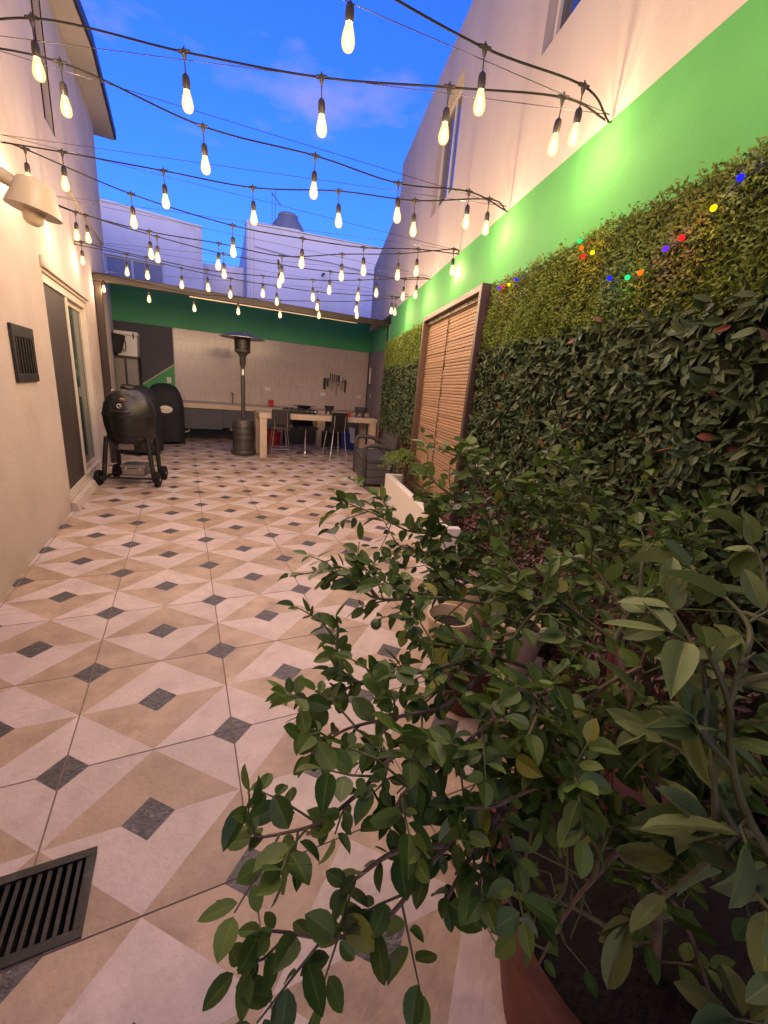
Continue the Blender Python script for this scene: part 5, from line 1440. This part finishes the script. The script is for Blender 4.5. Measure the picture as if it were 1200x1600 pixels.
def citrus(name, base, label, cat, limbs, seed, step, leafL, fruit, mats, keep=296, trunk_r=.013, bark=BARK, **kw):
    t = empty(name, base, label, cat)
    b = MB(); p = catmull(limbs[0], 7); n = len(p)
    b.tube(p, [trunk_r * (1 - .55 * i / (n - 1)) for i in range(n)], 9); b.build('trunk', bark, t, smooth=True)
    limbs = [trim(l) for l in limbs]
    limbs = side_limbs(limbs, seed)
    for l in limbs[1:]:
        b = MB(); p = catmull(l, 7); n = len(p)
        b.tube(p, [.0052 * (1 - .70 * i / (n - 1)) for i in range(n)], 7); b.build('branch', bark if random.Random(len(p) + int(l[0][0] * 1e4)).random() < .5 else TWIG, t, smooth=True)
    P, D, N, L, A, tw = grow(limbs[1:] + ([limbs[0]] if kw.pop('trunk_leaves', True) else []), seed, step, leafL, **kw)
    b = MB()
    for q in tw: b.tube(q, [.0022, .0018, .0012], 5)
    if tw: tag(b.build('twigs', TWIG, t), kind='stuff')
    ok = (np.linalg.norm(P - CAMP, axis=1) > .33) & ~((P[:, 2] < .72) & (P[:, 0] > .47) & (P[:, 0] < .80) & (name == 'lime_tree') & (base[1] < 1) & (np.random.default_rng(3).uniform(0, 1, len(P)) < .72))
    P, D, N, L, A = P[ok], D[ok], N[ok], L[ok], A[ok]
    order = np.argsort(np.linalg.norm(P - CAMP, axis=1) / L)
    big, rest = order[:keep], order[keep:]
    leaf_objects('leaf', P[big], D[big], N[big], L[big], A[big], mats[0], t)
    if len(rest):
        tag(place('leaves', leaf_mesh('leaves', P[rest], D[rest], N[rest], L[rest], A[rest], np.random.default_rng(seed).uniform(0, 1, len(rest)), mats[1], TPL_F), t), kind='stuff')
    for (x, y, z, r_) in fruit:
        b = MB(); b.lathe([(0, -1.06), (.25, -1.0), (.62, -.78), (.92, -.38), (1, 0), (.92, .40), (.62, .78), (.2, .97), (0, .98)], 18, M=Matrix.Translation((x, y, z)) @ Matrix.Scale(r_, 4)); b.build('lime', LIME_F, t, smooth=True)
    return t


citrus('lime_tree', (.88, .30, .28), 'bushy lime tree with dark rounded leaves filling the lower right from the terracotta pot', 'lime tree', LIME_NEAR, 21, .0160, .046,
       [(.462, .503, .921, .017), (.355, .713, .979, .012), (.644, .636, 1.003, .013)], (LEAF_O, LEAF_A), trunk_r=.014)
citrus('lime_tree', (1.21, 1.36, .2), 'rear lime tree with small bright leaves in the dark red pot before the hedge', 'lime tree', LIME_FAR, 33, .0180, .052,
       [(.614, 1.164, .973, .015), (1.230, .955, 1.085, .016), (1.223, .940, 1.029, .015)], (LEAF_O, LEAF_A), trunk_r=.012, twig=(.06, .17))
citrus('lemon_bush', (1.44, .50, .32), 'lemon bush with long pale leaves at the right edge', 'lemon bush', LEMON, 45, .052, .092, [], (LEAF_L, LEAF_L), trunk_r=.008, bark=TWIG, twig=(.05, .08), per_twig=(2, 3), asp=.42, droop=.22, start=.35)

# hanging-leaved spider plant between the bench and the screen
fn = empty('spider_plant', W(-.22, .20, .31), 'feathery bright green plant arching over the far end of the white planter', 'plant')
rg = np.random.default_rng(9)
P, D, N, L, A = [], [], [], [], []
c = np.array(W(-.20, .19, .62))
mb = MB(); mb.tube([tuple(W(-.22, .20, .29)), tuple(W(-.21, .20, .46)), tuple(W(-.20, .19, .63))], [.016, .013, .009], 8); mb.build('stem', BARK, fn); mb = MB()
for k in range(58):
    a = rg.uniform(0, 2 * np.pi); el = rg.uniform(.35, 1.4); ln = rg.uniform(.25, .46)
    d = np.array([math.cos(a) * math.cos(el), math.sin(a) * math.cos(el), math.sin(el)])
    if (d @ nrmv) < -.25: d = d - 2 * (d @ nrmv) * nrmv
    pts = []
    for j in range(9):
        t = j / 8
        pts.append(c + d * ln * t + np.array([0, 0, -.26 * t * t * ln / .4]))
    mb.tube([tuple(q) for q in pts], [.0022 - .0015 * j / 8 for j in range(9)], 4)
    for j in range(1, 9):
        ax = pts[j] - pts[j - 1]; ax /= np.linalg.norm(ax)
        sd = np.cross(ax, [0, 0, 1.0]); sd /= max(np.linalg.norm(sd), 1e-6)
        for sg in (-1, 1):
            P.append(pts[j]); D.append(ax * .7 + sd * sg * .75 + rg.normal(0, .2, 3)); N.append(np.array([0, 0, 1.0]) + rg.normal(0, .3, 3)); L.append(rg.uniform(.035, .075)); A.append(.010)
tag(mb.build('stems', TWIG, fn), kind='stuff')
tag(place('fronds', leaf_mesh('fronds', np.array(P), np.array(D), np.array(N), np.array(L), np.array(A), rg.uniform(0, 1, len(P)), LEAF_F), fn), kind='stuff')
# a few fallen leaves on the tiles
fa = random.Random(2)
for k, (x, y) in enumerate([(.02, .92), (.31, 1.02)]):
    b = MB(); b.v = [tuple(v) for v in TPL_F[0]]; b.f = [list(f) for f in TPL_F[1]]; b.m = [0] * len(b.f)
    o = place('fallen_leaf', b.mesh('fallen_leaf', BARK, recalc=False), None, Matrix.Translation((x, y, .004)) @ Matrix.Rotation(fa.uniform(0, 6), 4, 'Z') @ Matrix.Diagonal((.022, .011, .02, 1)))
    tag(o, ['tiny dry leaf scrap on the pale tiles', 'small dry leaf lying near the slate square under the lime branches'][k], 'fallen leaf')
